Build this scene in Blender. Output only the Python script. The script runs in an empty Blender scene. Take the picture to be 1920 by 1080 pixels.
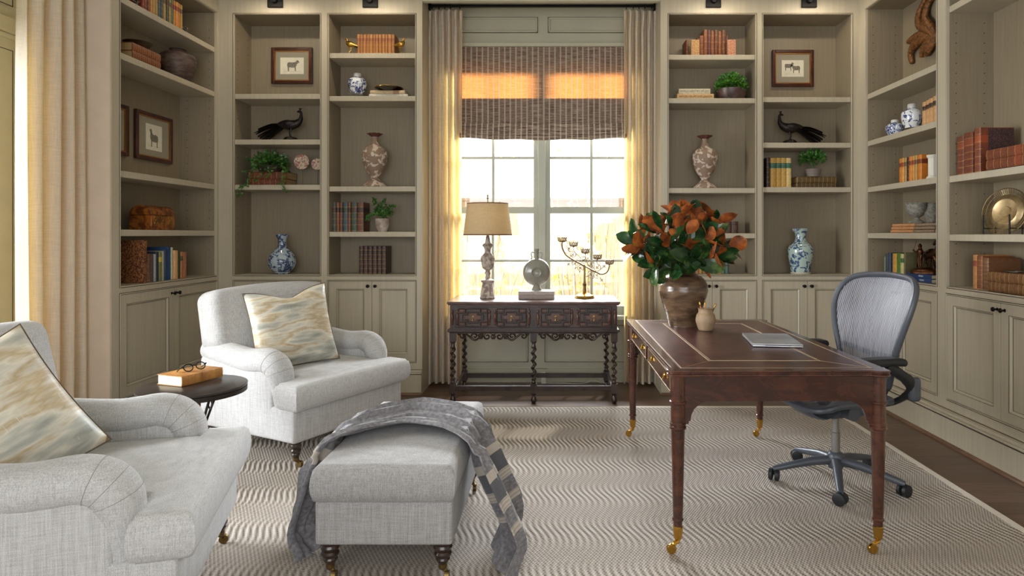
import bpy, bmesh, math, random
from mathutils import Vector, Matrix, noise
random.seed(7)
C = bpy.context.scene.collection
PI = math.pi
R = math.radians
sc = bpy.context.scene

# ---------------------------------------------------------------- camera, light, exposure
EYE = 1.307            # eye height in metres
F = 1200.0             # focal length in pixels of the 1920 frame
cam_d = bpy.data.cameras.new('camera')
cam = bpy.data.objects.new('camera', cam_d); C.objects.link(cam)
cam.location = (0, 0, EYE); cam.rotation_euler = (PI/2, 0, 0)
cam_d.sensor_width = 36; cam_d.sensor_fit = 'HORIZONTAL'; cam_d.lens = 36*F/1920
cam_d.shift_x = -80/1920; cam_d.shift_y = -100/1920
cam_d.clip_start = 0.05; cam_d.clip_end = 200
sc.camera = cam
sc.view_settings.view_transform = 'Standard'; sc.view_settings.look = 'None'
sc.view_settings.exposure = 0.18; sc.view_settings.gamma = 1; sc.view_settings.use_curve_mapping = False

w = bpy.data.worlds.new('sky'); sc.world = w; w.use_nodes = True
bg = w.node_tree.nodes['Background']; bg.inputs[0].default_value = (0.96, 0.98, 1.0, 1); bg.inputs[1].default_value = 2.2

def area(name, loc, rot, sx, sy, power, col=(1, 1, 1)):
    l = bpy.data.lights.new(name, 'AREA'); l.shape = 'RECTANGLE'; l.size = sx; l.size_y = sy
    l.energy = power; l.color = col
    o = bpy.data.objects.new(name, l); C.objects.link(o); o.location = loc; o.rotation_euler = rot
    return o
# daylight at the garden doors on the left, added fill behind the camera, and low sun on the fence
area('daylight_garden_doors', (-6.2, 2.3, 2.2), (0, -PI/2, 0), 3.8, 4.6, 1280, (.95, .975, 1))
area('fill_behind_camera', (-0.2, -1.85, 1.75), (PI/2, 0, 0), 3.4, 2.2, 56, (.97, .98, 1))  # added frontal fill, no source known there
area('skylight_over_fence', (-.1, 9.6, 3.75), (R(-72), 0, 0), 6.0, 1.6, 3000, (.90, .95, 1))
sun_d = bpy.data.lights.new('sun', 'SUN'); sun_d.energy = 2.2; sun_d.angle = R(1.5); sun_d.color = (1, .93, .8)
sun = bpy.data.objects.new('sun', sun_d); C.objects.link(sun)
sun.rotation_euler = (R(-38), 0, R(-22))
# picture lights over the bookcases carry their own lamps further down

# ---------------------------------------------------------------- helpers
def lin(c):
    c = c/255.0
    return c/12.92 if c <= .04045 else ((c+.055)/1.055)**2.4
def RGB(r, g, b): return (lin(r), lin(g), lin(b), 1)

class MB:
    """collects shapes and links them as ONE mesh object"""
    def __init__(s): s.v = []; s.f = []; s.m = []
    def add(s, vs, fs, m=0):
        n = len(s.v); s.v += [tuple(v) for v in vs]; s.f += [tuple(i+n for i in f) for f in fs]; s.m += [m]*len(fs)
        return s
    def box(s, x0, x1, y0, y1, z0, z1, m=0):
        if x0 > x1: x0, x1 = x1, x0
        if y0 > y1: y0, y1 = y1, y0
        if z0 > z1: z0, z1 = z1, z0
        vs = [(x, y, z) for x in (x0, x1) for y in (y0, y1) for z in (z0, z1)]
        return s.add(vs, [(0,1,3,2), (4,6,7,5), (0,4,5,1), (2,3,7,6), (0,2,6,4), (1,5,7,3)], m)
    def lathe(s, prof, seg=24, c=(0, 0, 0), m=0, axis='z', fn=None):
        vs = []; fs = []
        for (r, z) in prof:
            for k in range(seg):
                a = 2*PI*k/seg
                rr = r*(fn(a, z) if fn else 1)
                p = (rr*math.cos(a), rr*math.sin(a), z)
                if axis == 'y': p = (p[0], p[2], p[1])
                if axis == 'x': p = (p[2], p[0], p[1])
                vs.append((p[0]+c[0], p[1]+c[1], p[2]+c[2]))
        n = len(prof)
        for i in range(n-1):
            for k in range(seg):
                k2 = (k+1) % seg
                fs.append((i*seg+k, i*seg+k2, (i+1)*seg+k2, (i+1)*seg+k))
        if prof[0][0] > 1e-5: fs.append(tuple(reversed(range(seg))))
        if prof[-1][0] > 1e-5: fs.append(tuple((n-1)*seg+k for k in range(seg)))
        return s.add(vs, fs, m)
    def tube(s, pts, rad, seg=10, m=0, flat=None, up=(0, 0, 1), closed=False, cap=True):
        pts = [Vector(p) for p in pts]; n = len(pts)
        if not hasattr(rad, '__len__'): rad = [rad]*n
        vs = []; fs = []; pu = None
        for i in range(n):
            if closed: t = (pts[(i+1) % n]-pts[(i-1) % n])
            else: t = pts[min(i+1, n-1)]-pts[max(i-1, 0)]
            t.normalize()
            if pu is None:
                u = Vector(up)
                if abs(u.dot(t)) > .95: u = Vector((1, 0, 0)) if abs(t.x) < .9 else Vector((0, 1, 0))
            else: u = pu
            u = (u - t*u.dot(t)).normalized(); pu = u
            b = t.cross(u)
            r = rad[i]; ra, rb = (r, r) if not hasattr(r, '__len__') else r
            for k in range(seg):
                a = 2*PI*k/seg
                vs.append(pts[i] + b*(ra*math.cos(a)) + u*(rb*math.sin(a)))
        for i in range(n if closed else n-1):
            j = (i+1) % n
            for k in range(seg):
                k2 = (k+1) % seg
                fs.append((i*seg+k, i*seg+k2, j*seg+k2, j*seg+k))
        if cap and not closed:
            fs.append(tuple(reversed(range(seg)))); fs.append(tuple((n-1)*seg+k for k in range(seg)))
        return s.add(vs, fs, m)
    def prism(s, poly, a0, a1, axis='z', m=0):
        n = len(poly)
        def P(p, a):
            if axis == 'z': return (p[0], p[1], a)
            if axis == 'y': return (p[0], a, p[1])
            return (a, p[0], p[1])
        vs = [P(p, a0) for p in poly]+[P(p, a1) for p in poly]
        fs = [tuple(reversed(range(n))), tuple(range(n, 2*n))]
        for k in range(n): fs.append((k, (k+1) % n, (k+1) % n+n, k+n))
        return s.add(vs, fs, m)
    def grid(s, fn, nu, nv, m=0, closeu=False):
        vs = [fn(i/nu, j/nv) for i in range(nu+(0 if closeu else 1)) for j in range(nv+1)]
        fs = []
        for i in range(nu):
            for j in range(nv):
                a = i*(nv+1)+j; b = ((i+1) % nu if closeu else i+1)*(nv+1)+j
                fs.append((a, b, b+1, a+1))
        return s.add(vs, fs, m)
    def rbox(s, hx, hy, hz, r, c=(0, 0, 0), warp=None, n=8, m=0, q=4):
        """rounded box; warp moves points"""
        def coords(h):
            r_ = min(r, h)
            L = [-h + r_*(1-math.cos(PI/2*k/q)) for k in range(q+1)]
            inner = [-(h-r_)+2*(h-r_)*k/n for k in range(1, n)]
            Rr = [-x for x in reversed(L)]
            return L+inner+Rr
        cx, cy, cz = coords(hx), coords(hy), coords(hz)
        idx = {}; vs = []; fs = []
        def V(i, j, k):
            key = (i, j, k)
            if key in idx: return idx[key]
            p = Vector((cx[i], cy[j], cz[k]))
            rr = (min(r, hx), min(r, hy), min(r, hz))
            q_ = Vector([max(-(h-r0), min(h-r0, a)) for a, h, r0 in zip(p, (hx, hy, hz), rr)])
            d = p-q_; d = Vector([d[t]/max(rr[t], 1e-6) for t in range(3)])
            if d.length > 1e-9: d.normalize()
            p = q_+Vector([d[t]*rr[t] for t in range(3)])
            if warp: p = Vector(warp(p))
            vs.append((p.x+c[0], p.y+c[1], p.z+c[2])); idx[key] = len(vs)-1
            return idx[key]
        nx, ny, nz = len(cx)-1, len(cy)-1, len(cz)-1
        for i in range(nx):
            for j in range(ny):
                fs.append((V(i,j,0), V(i,j+1,0), V(i+1,j+1,0), V(i+1,j,0)))
                fs.append((V(i,j,nz), V(i+1,j,nz), V(i+1,j+1,nz), V(i,j+1,nz)))
        for i in range(nx):
            for k in range(nz):
                fs.append((V(i,0,k), V(i+1,0,k), V(i+1,0,k+1), V(i,0,k+1)))
                fs.append((V(i,ny,k), V(i,ny,k+1), V(i+1,ny,k+1), V(i+1,ny,k)))
        for j in range(ny):
            for k in range(nz):
                fs.append((V(0,j,k), V(0,j,k+1), V(0,j+1,k+1), V(0,j+1,k)))
                fs.append((V(nx,j,k), V(nx,j+1,k), V(nx,j+1,k+1), V(nx,j,k+1)))
        return s.add(vs, fs, m)
    def xf(s, mat, start=0):
        for i in range(start, len(s.v)): s.v[i] = tuple(mat @ Vector(s.v[i]))
        return s
    def build(s, name, mats, parent=None, smooth=35, bevel=0, bseg=2, loc=None, rot=None, solid=0, subd=0):
        me = bpy.data.meshes.new(name); me.from_pydata(s.v, [], s.f)
        if not isinstance(mats, (list, tuple)): mats = [mats]
        for m in mats: me.materials.append(m)
        bm = bmesh.new(); bm.from_mesh(me)
        bm.faces.ensure_lookup_table()
        for f, mi in zip(bm.faces, s.m): f.material_index = mi
        bmesh.ops.recalc_face_normals(bm, faces=bm.faces[:]) if smooth != -1 else None
        if smooth:
            th = R(abs(smooth) if smooth != -1 else 60)
            for f in bm.faces: f.smooth = True
            for e in bm.edges:
                if len(e.link_faces) == 2 and e.calc_face_angle(0) > th: e.smooth = False
        bm.to_mesh(me); bm.free()
        o = bpy.data.objects.new(name, me); C.objects.link(o)
        if parent: o.parent = parent
        if loc: o.location = loc
        if rot: o.rotation_euler = rot
        if solid:
            md = o.modifiers.new('thick', 'SOLIDIFY'); md.thickness = solid; md.offset = 0
        if bevel:
            md = o.modifiers.new('bevel', 'BEVEL'); md.width = bevel; md.segments = bseg; md.limit_method = 'ANGLE'; md.angle_limit = R(40)
            md.harden_normals = False
        if subd:
            md = o.modifiers.new('sub', 'SUBSURF'); md.levels = subd; md.render_levels = subd
        return o

def tag(o, label, cat, group=None, kind=None):
    o['label'] = label; o['category'] = cat
    if group: o['group'] = group
    if kind: o['kind'] = kind
    return o
def thing(name, label, cat, loc=(0, 0, 0), rz=0, group=None):
    o = bpy.data.objects.new(name, None); o.empty_display_size = .1; C.objects.link(o)
    o.location = loc; o.rotation_euler = (0, 0, rz)
    return tag(o, label, cat, group)
def struct(o): o['kind'] = 'structure'; return o
def copy_tree(o, parent=None):
    c = o.copy(); C.objects.link(c)
    if parent: c.parent = parent
    for ch in list(o.children): copy_tree(ch, c)
    return c
def spline(pts, n=8):
    """catmull-rom through points"""
    pts = [Vector(p) for p in pts]; out = []
    for i in range(len(pts)-1):
        p0 = pts[max(i-1, 0)]; p1 = pts[i]; p2 = pts[i+1]; p3 = pts[min(i+2, len(pts)-1)]
        for k in range(n):
            t = k/n
            out.append(.5*((2*p1)+(-p0+p2)*t+(2*p0-5*p1+4*p2-p3)*t*t+(-p0+3*p1-3*p2+p3)*t**3))
    out.append(pts[-1]); return out
def interp(pts, x):
    for (a, b), (c, d) in zip(pts, pts[1:]):
        if x <= c:
            t = (x-a)/(c-a) if c > a else 0
            t = max(0, t); t = t*t*(3-2*t) if False else t
            return b+(d-b)*t
    return pts[-1][1]
def sprof(pts, n=5):
    """smooth lathe profile"""
    return [(max(p.x, 0.0), p.y) for p in spline([(a, b, 0) for a, b in pts], n)]
ORD = ['first','second','third','fourth','fifth','sixth','seventh','eighth','ninth','tenth','eleventh','twelfth','thirteenth','fourteenth','fifteenth','sixteenth']
def at(px, py, Y):
    """scene point at distance Y that the photograph shows at (px, py)"""
    return Vector(((px-1040)*Y/F, Y, EYE+(440-py)*Y/F))

# ---------------------------------------------------------------- materials
def newmat(name):
    m = bpy.data.materials.new(name); m.use_nodes = True
    nt = m.node_tree; b = nt.nodes['Principled BSDF']
    return m, nt, b
def N(nt, t, **kw):
    n = nt.nodes.new(t)
    for k, v in kw.items():
        if k.startswith('i_'): n.inputs[k[2:].replace('_', ' ')].default_value = v
        else: setattr(n, k, v)
    return n
def coords(nt, kind='Object', scale=(1, 1, 1), rot=(0, 0, 0)):
    tc = N(nt, 'ShaderNodeTexCoord'); mp = N(nt, 'ShaderNodeMapping')
    mp.inputs['Scale'].default_value = scale; mp.inputs['Rotation'].default_value = rot
    nt.links.new(tc.outputs[kind], mp.inputs['Vector']); return mp.outputs['Vector']
def noisen(nt, vec, scale, detail=3, rough=.55, dist=0):
    n = N(nt, 'ShaderNodeTexNoise'); n.inputs['Scale'].default_value = scale; n.inputs['Detail'].default_value = detail
    n.inputs['Roughness'].default_value = rough; n.inputs['Distortion'].default_value = dist
    nt.links.new(vec, n.inputs['Vector']); return n.outputs['Fac']
def ramp(nt, fac, stops, interp='LINEAR'):
    r = N(nt, 'ShaderNodeValToRGB'); r.color_ramp.interpolation = interp
    el = r.color_ramp.elements
    while len(el) < len(stops): el.new(.5)
    for e, (p, c) in zip(el, stops): e.position = p; e.color = c if len(c) == 4 else (*c, 1)
    nt.links.new(fac, r.inputs['Fac']); return r.outputs['Color']
def mixc(nt, fac, a, b, mode='MIX'):
    n = N(nt, 'ShaderNodeMix', data_type='RGBA', blend_type=mode)
    for inp, v in ((n.inputs[0], fac), (n.inputs[6], a), (n.inputs[7], b)):
        if isinstance(v, bpy.types.NodeSocket): nt.links.new(v, inp)
        else: inp.default_value = v
    return n.outputs[2]
def mathn(nt, op, a, b=0, c=0):
    n = N(nt, 'ShaderNodeMath', operation=op)
    for i, v in enumerate((a, b, c)):
        if isinstance(v, (int, float)): n.inputs[i].default_value = v
        else: nt.links.new(v, n.inputs[i])
    return n.outputs[0]
def bumpn(nt, b, h, strength=.3, dist=.002):
    n = N(nt, 'ShaderNodeBump'); n.inputs['Strength'].default_value = strength; n.inputs['Distance'].default_value = dist
    nt.links.new(h, n.inputs['Height']); nt.links.new(n.outputs['Normal'], b.inputs['Normal'])
def mul(c, k): return (c[0]*k, c[1]*k, c[2]*k, 1)
def M(name, col, rough=.5, metal=0, var=.12, scale=8, stretch=(1, 1, 1), bump=0, bscale=None, bdist=.002, col2=None, coat=0, detail=4, kind='Object', pos=(.35, .65), spec=None):
    m, nt, b = newmat(name)
    v = coords(nt, kind, stretch)
    n = noisen(nt, v, scale, detail)
    c2 = col2 if col2 else mul(col, 1-var*1.5)
    cc = ramp(nt, n, [(pos[0], c2), (pos[1], mul(col, 1+var*.4) if not col2 else col)])
    nt.links.new(cc, b.inputs['Base Color'])
    b.inputs['Roughness'].default_value = rough; b.inputs['Metallic'].default_value = metal
    if coat: b.inputs['Coat Weight'].default_value = coat; b.inputs['Coat Roughness'].default_value = .15
    if spec is not None: b.inputs['Specular IOR Level'].default_value = spec
    if bump:
        h = noisen(nt, v, bscale or scale*3, 4); bumpn(nt, b, h, bump, bdist)
    return m

PAINT = M('greige_glazed_paint', RGB(181,171,150), .42, var=.05, scale=4, stretch=(12, 12, .5), bump=.03, bscale=22)
PAINT_SHADED = M('shaded_greige_paint', RGB(138,125,103), .5, var=.07, scale=5, stretch=(12, 12, .6), bump=.05, bscale=22)  # same greige paint, darkened to hold the shade inside the bookcases
GLAZE_SHADE = M('dark_glaze_groove_shade', RGB(66,54,38), .6)  # dark glaze colour that also carries the shade of the grooves
WALLP = M('wall_paint', RGB(180,177,156), .55, var=.04, scale=3)
DARK = M('gap_and_hole_shade', RGB(20,17,13), .9)  # near-black colour painted for the shade in door gaps and pin holes
KNOB = M('black_bronze', RGB(30,26,24), .35, .8)
BLACK = M('black_metal', RGB(24,23,24), .45, .6)
BRASS = M('brass', RGB(190,150,70), .28, 1, var=.15, scale=30)
ABRASS = M('antique_brass', RGB(130,108,66), .38, .95, var=.25, scale=40)
CEIL = M('ceiling_paint', RGB(225,222,210), .8, var=.02)

def wood_mat(name, c1, c2, rough=.3, scale=3, stretch=(1, 12, 1), coat=0, bump=.05, kind='Object'):
    m, nt, b = newmat(name)
    v = coords(nt, kind, stretch)
    n = noisen(nt, v, scale, 6, .6, 1.2)
    cc = ramp(nt, n, [(.3, c1), (.7, c2)])
    nt.links.new(cc, b.inputs['Base Color']); b.inputs['Roughness'].default_value = rough
    if coat: b.inputs['Coat Weight'].default_value = coat; b.inputs['Coat Roughness'].default_value = .12
    bumpn(nt, b, n, bump, .002)
    return m
def floor_mat():
    m, nt, b = newmat('dark_oak_floor')
    v = coords(nt, 'Object')
    br = N(nt, 'ShaderNodeTexBrick'); br.inputs['Scale'].default_value = 1; br.inputs['Brick Width'].default_value = 1.8
    br.inputs['Row Height'].default_value = .13; br.inputs['Mortar Size'].default_value = .0018; br.offset = .37
    br.inputs['Color1'].default_value = RGB(92,68,54); br.inputs['Color2'].default_value = RGB(112,86,70); br.inputs['Mortar'].default_value = RGB(30,20,15)
    nt.links.new(v, br.inputs['Vector'])
    v2 = coords(nt, 'Object', (1.5, 22, 1)); n = noisen(nt, v2, 3, 6, .6, .8)
    g = ramp(nt, n, [(.3, (.45, .42, .40)), (.7, (1, 1, 1))])
    cc = mixc(nt, .8, br.outputs['Color'], g, 'MULTIPLY')
    nt.links.new(cc, b.inputs['Base Color']); b.inputs['Roughness'].default_value = .32
    bumpn(nt, b, n, .08, .002); return m
FLOOR = floor_mat()
QROUND = wood_mat('oak_quarter_round', RGB(82,58,42), RGB(120,88,66), .4, 3, (1, 1, 1))

def rug_mat():
    m, nt, b = newmat('braided_sisal')
    tc = N(nt, 'ShaderNodeTexCoord'); sp = N(nt, 'ShaderNodeSeparateXYZ'); nt.links.new(tc.outputs['Object'], sp.inputs[0])
    x, y = sp.outputs[0], sp.outputs[1]
    P = .40
    wob = noisen(nt, tc.outputs['Object'], 2.0, 2)
    ph = mathn(nt, 'SINE', mathn(nt, 'MULTIPLY', mathn(nt, 'ADD', y, mathn(nt, 'MULTIPLY', wob, .03)), 2*PI/P))
    sh = mathn(nt, 'MULTIPLY', ph, .026)
    u = mathn(nt, 'ADD', x, sh)
    u = mathn(nt, 'ADD', u, mathn(nt, 'MULTIPLY', wob, .02))
    st = mathn(nt, 'SINE', mathn(nt, 'MULTIPLY', u, 2*PI/.029))
    # fine knots along the braid
    kn = mathn(nt, 'SINE', mathn(nt, 'MULTIPLY', mathn(nt, 'SUBTRACT', y, mathn(nt, 'MULTIPLY', x, .25)), 2*PI/.0125))
    cs = mathn(nt, 'COSINE', mathn(nt, 'MULTIPLY', mathn(nt, 'ADD', y, mathn(nt, 'MULTIPLY', wob, .03)), 2*PI/P))
    band = mathn(nt, 'MULTIPLY_ADD', cs, .5, .5)   # 1 in the strong wave band, 0 in the fine band
    strong = mathn(nt, 'MULTIPLY', mathn(nt, 'MULTIPLY', st, mathn(nt, 'MULTIPLY_ADD', kn, .35, .75)), mathn(nt, 'MULTIPLY_ADD', mathn(nt, 'POWER', band, 1.4), .80, .10))
    kx = mathn(nt, 'SINE', mathn(nt, 'MULTIPLY', mathn(nt, 'ADD', x, mathn(nt, 'MULTIPLY', y, .55)), 2*PI/.0165))
    fine = mathn(nt, 'MULTIPLY', mathn(nt, 'ADD', mathn(nt, 'MULTIPLY', mathn(nt, 'MULTIPLY', kn, kx), .75), mathn(nt, 'MULTIPLY', kx, .35)), mathn(nt, 'MULTIPLY_ADD', band, -.55, .85))
    h = mathn(nt, 'ADD', strong, fine)
    fib = noisen(nt, coords(nt, 'Object', (1, 1, 1)), 260, 2)
    h2 = mathn(nt, 'ADD', h, mathn(nt, 'MULTIPLY', fib, .5))
    hn = mathn(nt, 'MULTIPLY_ADD', h2, .3, .42)
    cc = ramp(nt, hn, [(.16, RGB(70,60,52)), (.46, RGB(164,154,143)), (.78, RGB(214,207,199))])
    big = noisen(nt, tc.outputs['Object'], 1.3, 3)
    cc = mixc(nt, .45, cc, ramp(nt, big, [(.3, (.80, .77, .73)), (.7, (1, 1, 1))]), 'MULTIPLY')
    nt.links.new(cc, b.inputs['Base Color']); b.inputs['Roughness'].default_value = .85
    b.inputs['Specular IOR Level'].default_value = .25
    bumpn(nt, b, h2, .8, .005)
    return m
RUG = rug_mat(); RUGB = M('rug_binding', RGB(206,197,184), .8, var=.05, scale=60)

def tweed(name, c1, c2, sc_=420, rough=.85, vert=True):
    m, nt, b = newmat(name)
    v = coords(nt, 'Object')
    tc = N(nt, 'ShaderNodeTexCoord'); sp = N(nt, 'ShaderNodeSeparateXYZ'); nt.links.new(tc.outputs['Object'], sp.inputs[0])
    n = noisen(nt, v, sc_*1.3, 2, .6)
    s1 = noisen(nt, coords(nt, 'Object', (1, 1, .04)), 260, 2)
    s2 = noisen(nt, coords(nt, 'Object', (.05, .05, 1)), 330, 2)
    s = mathn(nt, 'ADD', mathn(nt, 'MULTIPLY', s1, .6), mathn(nt, 'MULTIPLY', s2, .4))
    q = mathn(nt, 'ADD', mathn(nt, 'MULTIPLY', n, .55), mathn(nt, 'MULTIPLY', s, .45))
    cc = ramp(nt, q, [(.36, c1), (.60, c2)])
    nt.links.new(cc, b.inputs['Base Color']); b.inputs['Roughness'].default_value = rough
    b.inputs['Sheen Weight'].default_value = .15; b.inputs['Specular IOR Level'].default_value = .2
    bumpn(nt, b, q, .35, .0015); return m
TWEED = tweed('pale_grey_tweed', RGB(146,144,143), RGB(202,202,202))
OTTO = tweed('grey_ottoman_tweed', RGB(118,115,113), RGB(172,171,171))

def curtain_mat(name, c, tc_, tf=.35):
    m, nt, b = newmat(name)
    n1 = noisen(nt, coords(nt, 'Object', (1, 1, .03)), 300, 2); n2 = noisen(nt, coords(nt, 'Object', (.05, .05, 1)), 300, 2)
    s = mathn(nt, 'MULTIPLY_ADD', mathn(nt, 'ADD', n1, n2), .5, 0)
    cc = ramp(nt, s, [(.4, mul(c, .86)), (.6, c)])
    nt.links.new(cc, b.inputs['Base Color']); b.inputs['Roughness'].default_value = .85; b.inputs['Specular IOR Level'].default_value = .15
    bumpn(nt, b, s, .25, .0015)
    t = N(nt, 'ShaderNodeBsdfTranslucent'); tcol = mixc(nt, 1, cc, tc_, 'MULTIPLY'); nt.links.new(tcol, t.inputs['Color'])
    mx = N(nt, 'ShaderNodeMixShader'); mx.inputs[0].default_value = tf
    nt.links.new(b.outputs[0], mx.inputs[1]); nt.links.new(t.outputs[0], mx.inputs[2])
    nt.links.new(mx.outputs[0], nt.nodes['Material Output'].inputs['Surface']); return m
CURTAIN = curtain_mat('cream_linen', RGB(242,236,222), RGB(255,226,150), .46)
SHADE_L = curtain_mat('burlap_shade', RGB(214,198,168), RGB(255,248,234), .6)

def woven_mat(name, tf, tcol):
    m, nt, b = newmat(name)
    tc = N(nt, 'ShaderNodeTexCoord'); sp = N(nt, 'ShaderNodeSeparateXYZ'); nt.links.new(tc.outputs['Object'], sp.inputs[0])
    reed = noisen(nt, coords(nt, 'Object', (1.6, 1, 26)), 5, 3, .65)
    blot = noisen(nt, coords(nt, 'Object', (9, 1, 34)), 6, 3, .7)
    rc = ramp(nt, reed, [(.34, RGB(92,76,68)), (.5, RGB(134,116,104)), (.66, RGB(186,168,152))])
    rc = mixc(nt, .5, rc, ramp(nt, blot, [(.3, (.6, .55, .5)), (.7, (1.1, 1.1, 1.1))]), 'MULTIPLY')
    fx = mathn(nt, 'FRACT', mathn(nt, 'MULTIPLY', sp.outputs[0], 1/.0492))
    st = mathn(nt, 'LESS_THAN', fx, .24)
    cc = mixc(nt, mathn(nt, 'MULTIPLY', st, .78), rc, RGB(204,196,180))
    nt.links.new(cc, b.inputs['Base Color']); b.inputs['Roughness'].default_value = .7; b.inputs['Specular IOR Level'].default_value = .2
    bumpn(nt, b, reed, .4, .003)
    t = N(nt, 'ShaderNodeBsdfTranslucent')
    tcc = mixc(nt, 1, ramp(nt, blot, [(.3, (.45, .4, .35)), (.7, (1, 1, 1))]), tcol, 'MULTIPLY')
    tcc = mixc(nt, mathn(nt, 'MULTIPLY', st, .45), tcc, (.12, .1, .08, 1)); nt.links.new(tcc, t.inputs['Color'])
    mx = N(nt, 'ShaderNodeMixShader'); mx.inputs[0].default_value = tf
    nt.links.new(b.outputs[0], mx.inputs[1]); nt.links.new(t.outputs[0], mx.inputs[2])
    nt.links.new(mx.outputs[0], nt.nodes['Material Output'].inputs['Surface']); return m
WOVEN = woven_mat('woven_reed', .22, (.74, .26, .05, 1))
WOVEN2 = woven_mat('woven_reed_folds', .06, (.6, .5, .4, 1))

def glass_mat(name='window_glass', gl=.08):
    m = bpy.data.materials.new(name); m.use_nodes = True; nt = m.node_tree; nt.nodes.clear()
    o = N(nt, 'ShaderNodeOutputMaterial'); t = N(nt, 'ShaderNodeBsdfTransparent'); g = N(nt, 'ShaderNodeBsdfGlossy'); g.inputs['Roughness'].default_value = .02
    n = N(nt, 'ShaderNodeTexNoise'); n.inputs['Scale'].default_value = 2
    f = mathn(nt, 'MULTIPLY_ADD', n.outputs['Fac'], .01, gl)
    mx = N(nt, 'ShaderNodeMixShader'); nt.links.new(f, mx.inputs[0]); nt.links.new(t.outputs[0], mx.inputs[1]); nt.links.new(g.outputs[0], mx.inputs[2])
    nt.links.new(mx.outputs[0], o.inputs['Surface']); return m
GLASS = glass_mat(); ACRYL = glass_mat('clear_acrylic', .16)

def porcelain(name, scale=28, cover=.5, base=RGB(226,230,232), blue=RGB(38,62,132), rough=.12):
    m, nt, b = newmat(name)
    v = coords(nt, 'Object')
    a = noisen(nt, v, scale, 2, .5, 1.2); d = noisen(nt, v, scale*3.2, 3, .6)
    s = mathn(nt, 'ADD', mathn(nt, 'MULTIPLY', a, .7), mathn(nt, 'MULTIPLY', d, .3))
    cc = ramp(nt, s, [(cover-.03, base), (cover+.01, blue), (cover+.08, mul(blue, .55)), (cover+.14, base)])
    nt.links.new(cc, b.inputs['Base Color']); b.inputs['Roughness'].default_value = rough
    b.inputs['Coat Weight'].default_value = .3
    return m
def patchy(name, base, patch, scale, th=.52, rough=.6, bump=.5, w=.02):
    m, nt, b = newmat(name)
    v = coords(nt, 'Object'); a = noisen(nt, v, scale, 2, .4, .8)
    cc = ramp(nt, a, [(th-w, base), (th+w, patch)])
    nt.links.new(cc, b.inputs['Base Color']); b.inputs['Roughness'].default_value = rough
    h = ramp(nt, a, [(th-w*2, (0, 0, 0)), (th+w*2, (1, 1, 1))]); bumpn(nt, b, h, bump, .003); return m
def fabric_water():
    m, nt, b = newmat('watercolour_stripe_fabric')
    v = coords(nt, 'Object', (1.3, 1, 5.2)); a = noisen(nt, v, 2.3, 4, .5, .0)
    v2 = coords(nt, 'Object', (1.6, 1, 5)); a2 = noisen(nt, v2, 3.4, 3, .6, .1)
    cc = ramp(nt, a, [(.30, RGB(132,134,126)), (.40, RGB(176,176,164)), (.47, RGB(214,208,192)), (.53, RGB(184,164,128)), (.59, RGB(212,206,188)), (.70, RGB(150,152,146))])
    cc = mixc(nt, .75, cc, ramp(nt, a2, [(.35, (.66, .66, .66)), (.60, (1, 1, 1))]), 'MULTIPLY')
    sl = noisen(nt, coords(nt, 'Object', (90, 1, 5)), 3, 2, .5)
    cc = mixc(nt, ramp(nt, sl, [(.68, (0, 0, 0)), (.74, (.45, .45, .45))]), cc, RGB(226,222,208))
    nt.links.new(cc, b.inputs['Base Color']); b.inputs['Roughness'].default_value = .45; b.inputs['Sheen Weight'].default_value = .2
    bumpn(nt, b, sl, .2, .002); return m
PILLOW = fabric_water()

_lc = {}
def leather(col, gold=5, label=None, rough=.45, key=None, goldc=RGB(196,156,84), var=.25):
    k = (col, gold, label, rough, goldc)
    if k in _lc: return _lc[k]
    m, nt, b = newmat('book_cloth_or_leather')
    tc = N(nt, 'ShaderNodeTexCoord'); sp = N(nt, 'ShaderNodeSeparateXYZ'); nt.links.new(tc.outputs['Generated'], sp.inputs[0])
    n = noisen(nt, tc.outputs['Object'], 60, 4)
    cc = ramp(nt, n, [(.3, mul(col, 1-var)), (.7, mul(col, 1.08))])
    if label is not None:
        lo = mathn(nt, 'GREATER_THAN', sp.outputs[2], .66); hi = mathn(nt, 'LESS_THAN', sp.outputs[2], .83)
        cc = mixc(nt, mathn(nt, 'MULTIPLY', lo, hi), cc, label)
    if gold:
        z = mathn(nt, 'FRACT', mathn(nt, 'MULTIPLY', mathn(nt, 'ADD', sp.outputs[2], .06), gold))
        ln = mathn(nt, 'LESS_THAN', mathn(nt, 'ABSOLUTE', mathn(nt, 'SUBTRACT', z, .5)), .03*gold/5)
        dots = mathn(nt, 'GREATER_THAN', noisen(nt, tc.outputs['Object'], 220, 2), .60)
        y0 = mathn(nt, 'LESS_THAN', sp.outputs[1], .07)
        gm = mathn(nt, 'MULTIPLY', mathn(nt, 'MAXIMUM', ln, mathn(nt, 'MULTIPLY', dots, .5)), y0)
        cc = mixc(nt, mathn(nt, 'MULTIPLY', gm, .5), cc, goldc)
    nt.links.new(cc, b.inputs['Base Color']); b.inputs['Roughness'].default_value = rough
    bumpn(nt, b, n, .15, .001); _lc[k] = m; return m
PAGES = M('page_edges', RGB(222,208,176), .8, var=.12, scale=5, stretch=(120, 1, 1))
PAGESG = M('aged_page_edges', RGB(176,146,100), .7, var=.2, scale=5, stretch=(120, 1, 1))
# ---------------------------------------------------------------- room shell
FY = 5.26      # face of the rear bookcases
LX, RX = -2.76, 2.50   # faces of the side bookcases
WY = 5.68      # window wall at the back of the alcove
AX0, AX1 = -1.088, .87 # alcove sides
ZC = 3.42
struct(MB().box(-3.6, 3.2, -2.2, 5.9, -.08, 0).build('floor', FLOOR, smooth=0))
struct(MB().box(-3.6, 3.2, -2.2, 5.9, ZC, ZC+.1).build('ceiling', CEIL, smooth=0))
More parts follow.
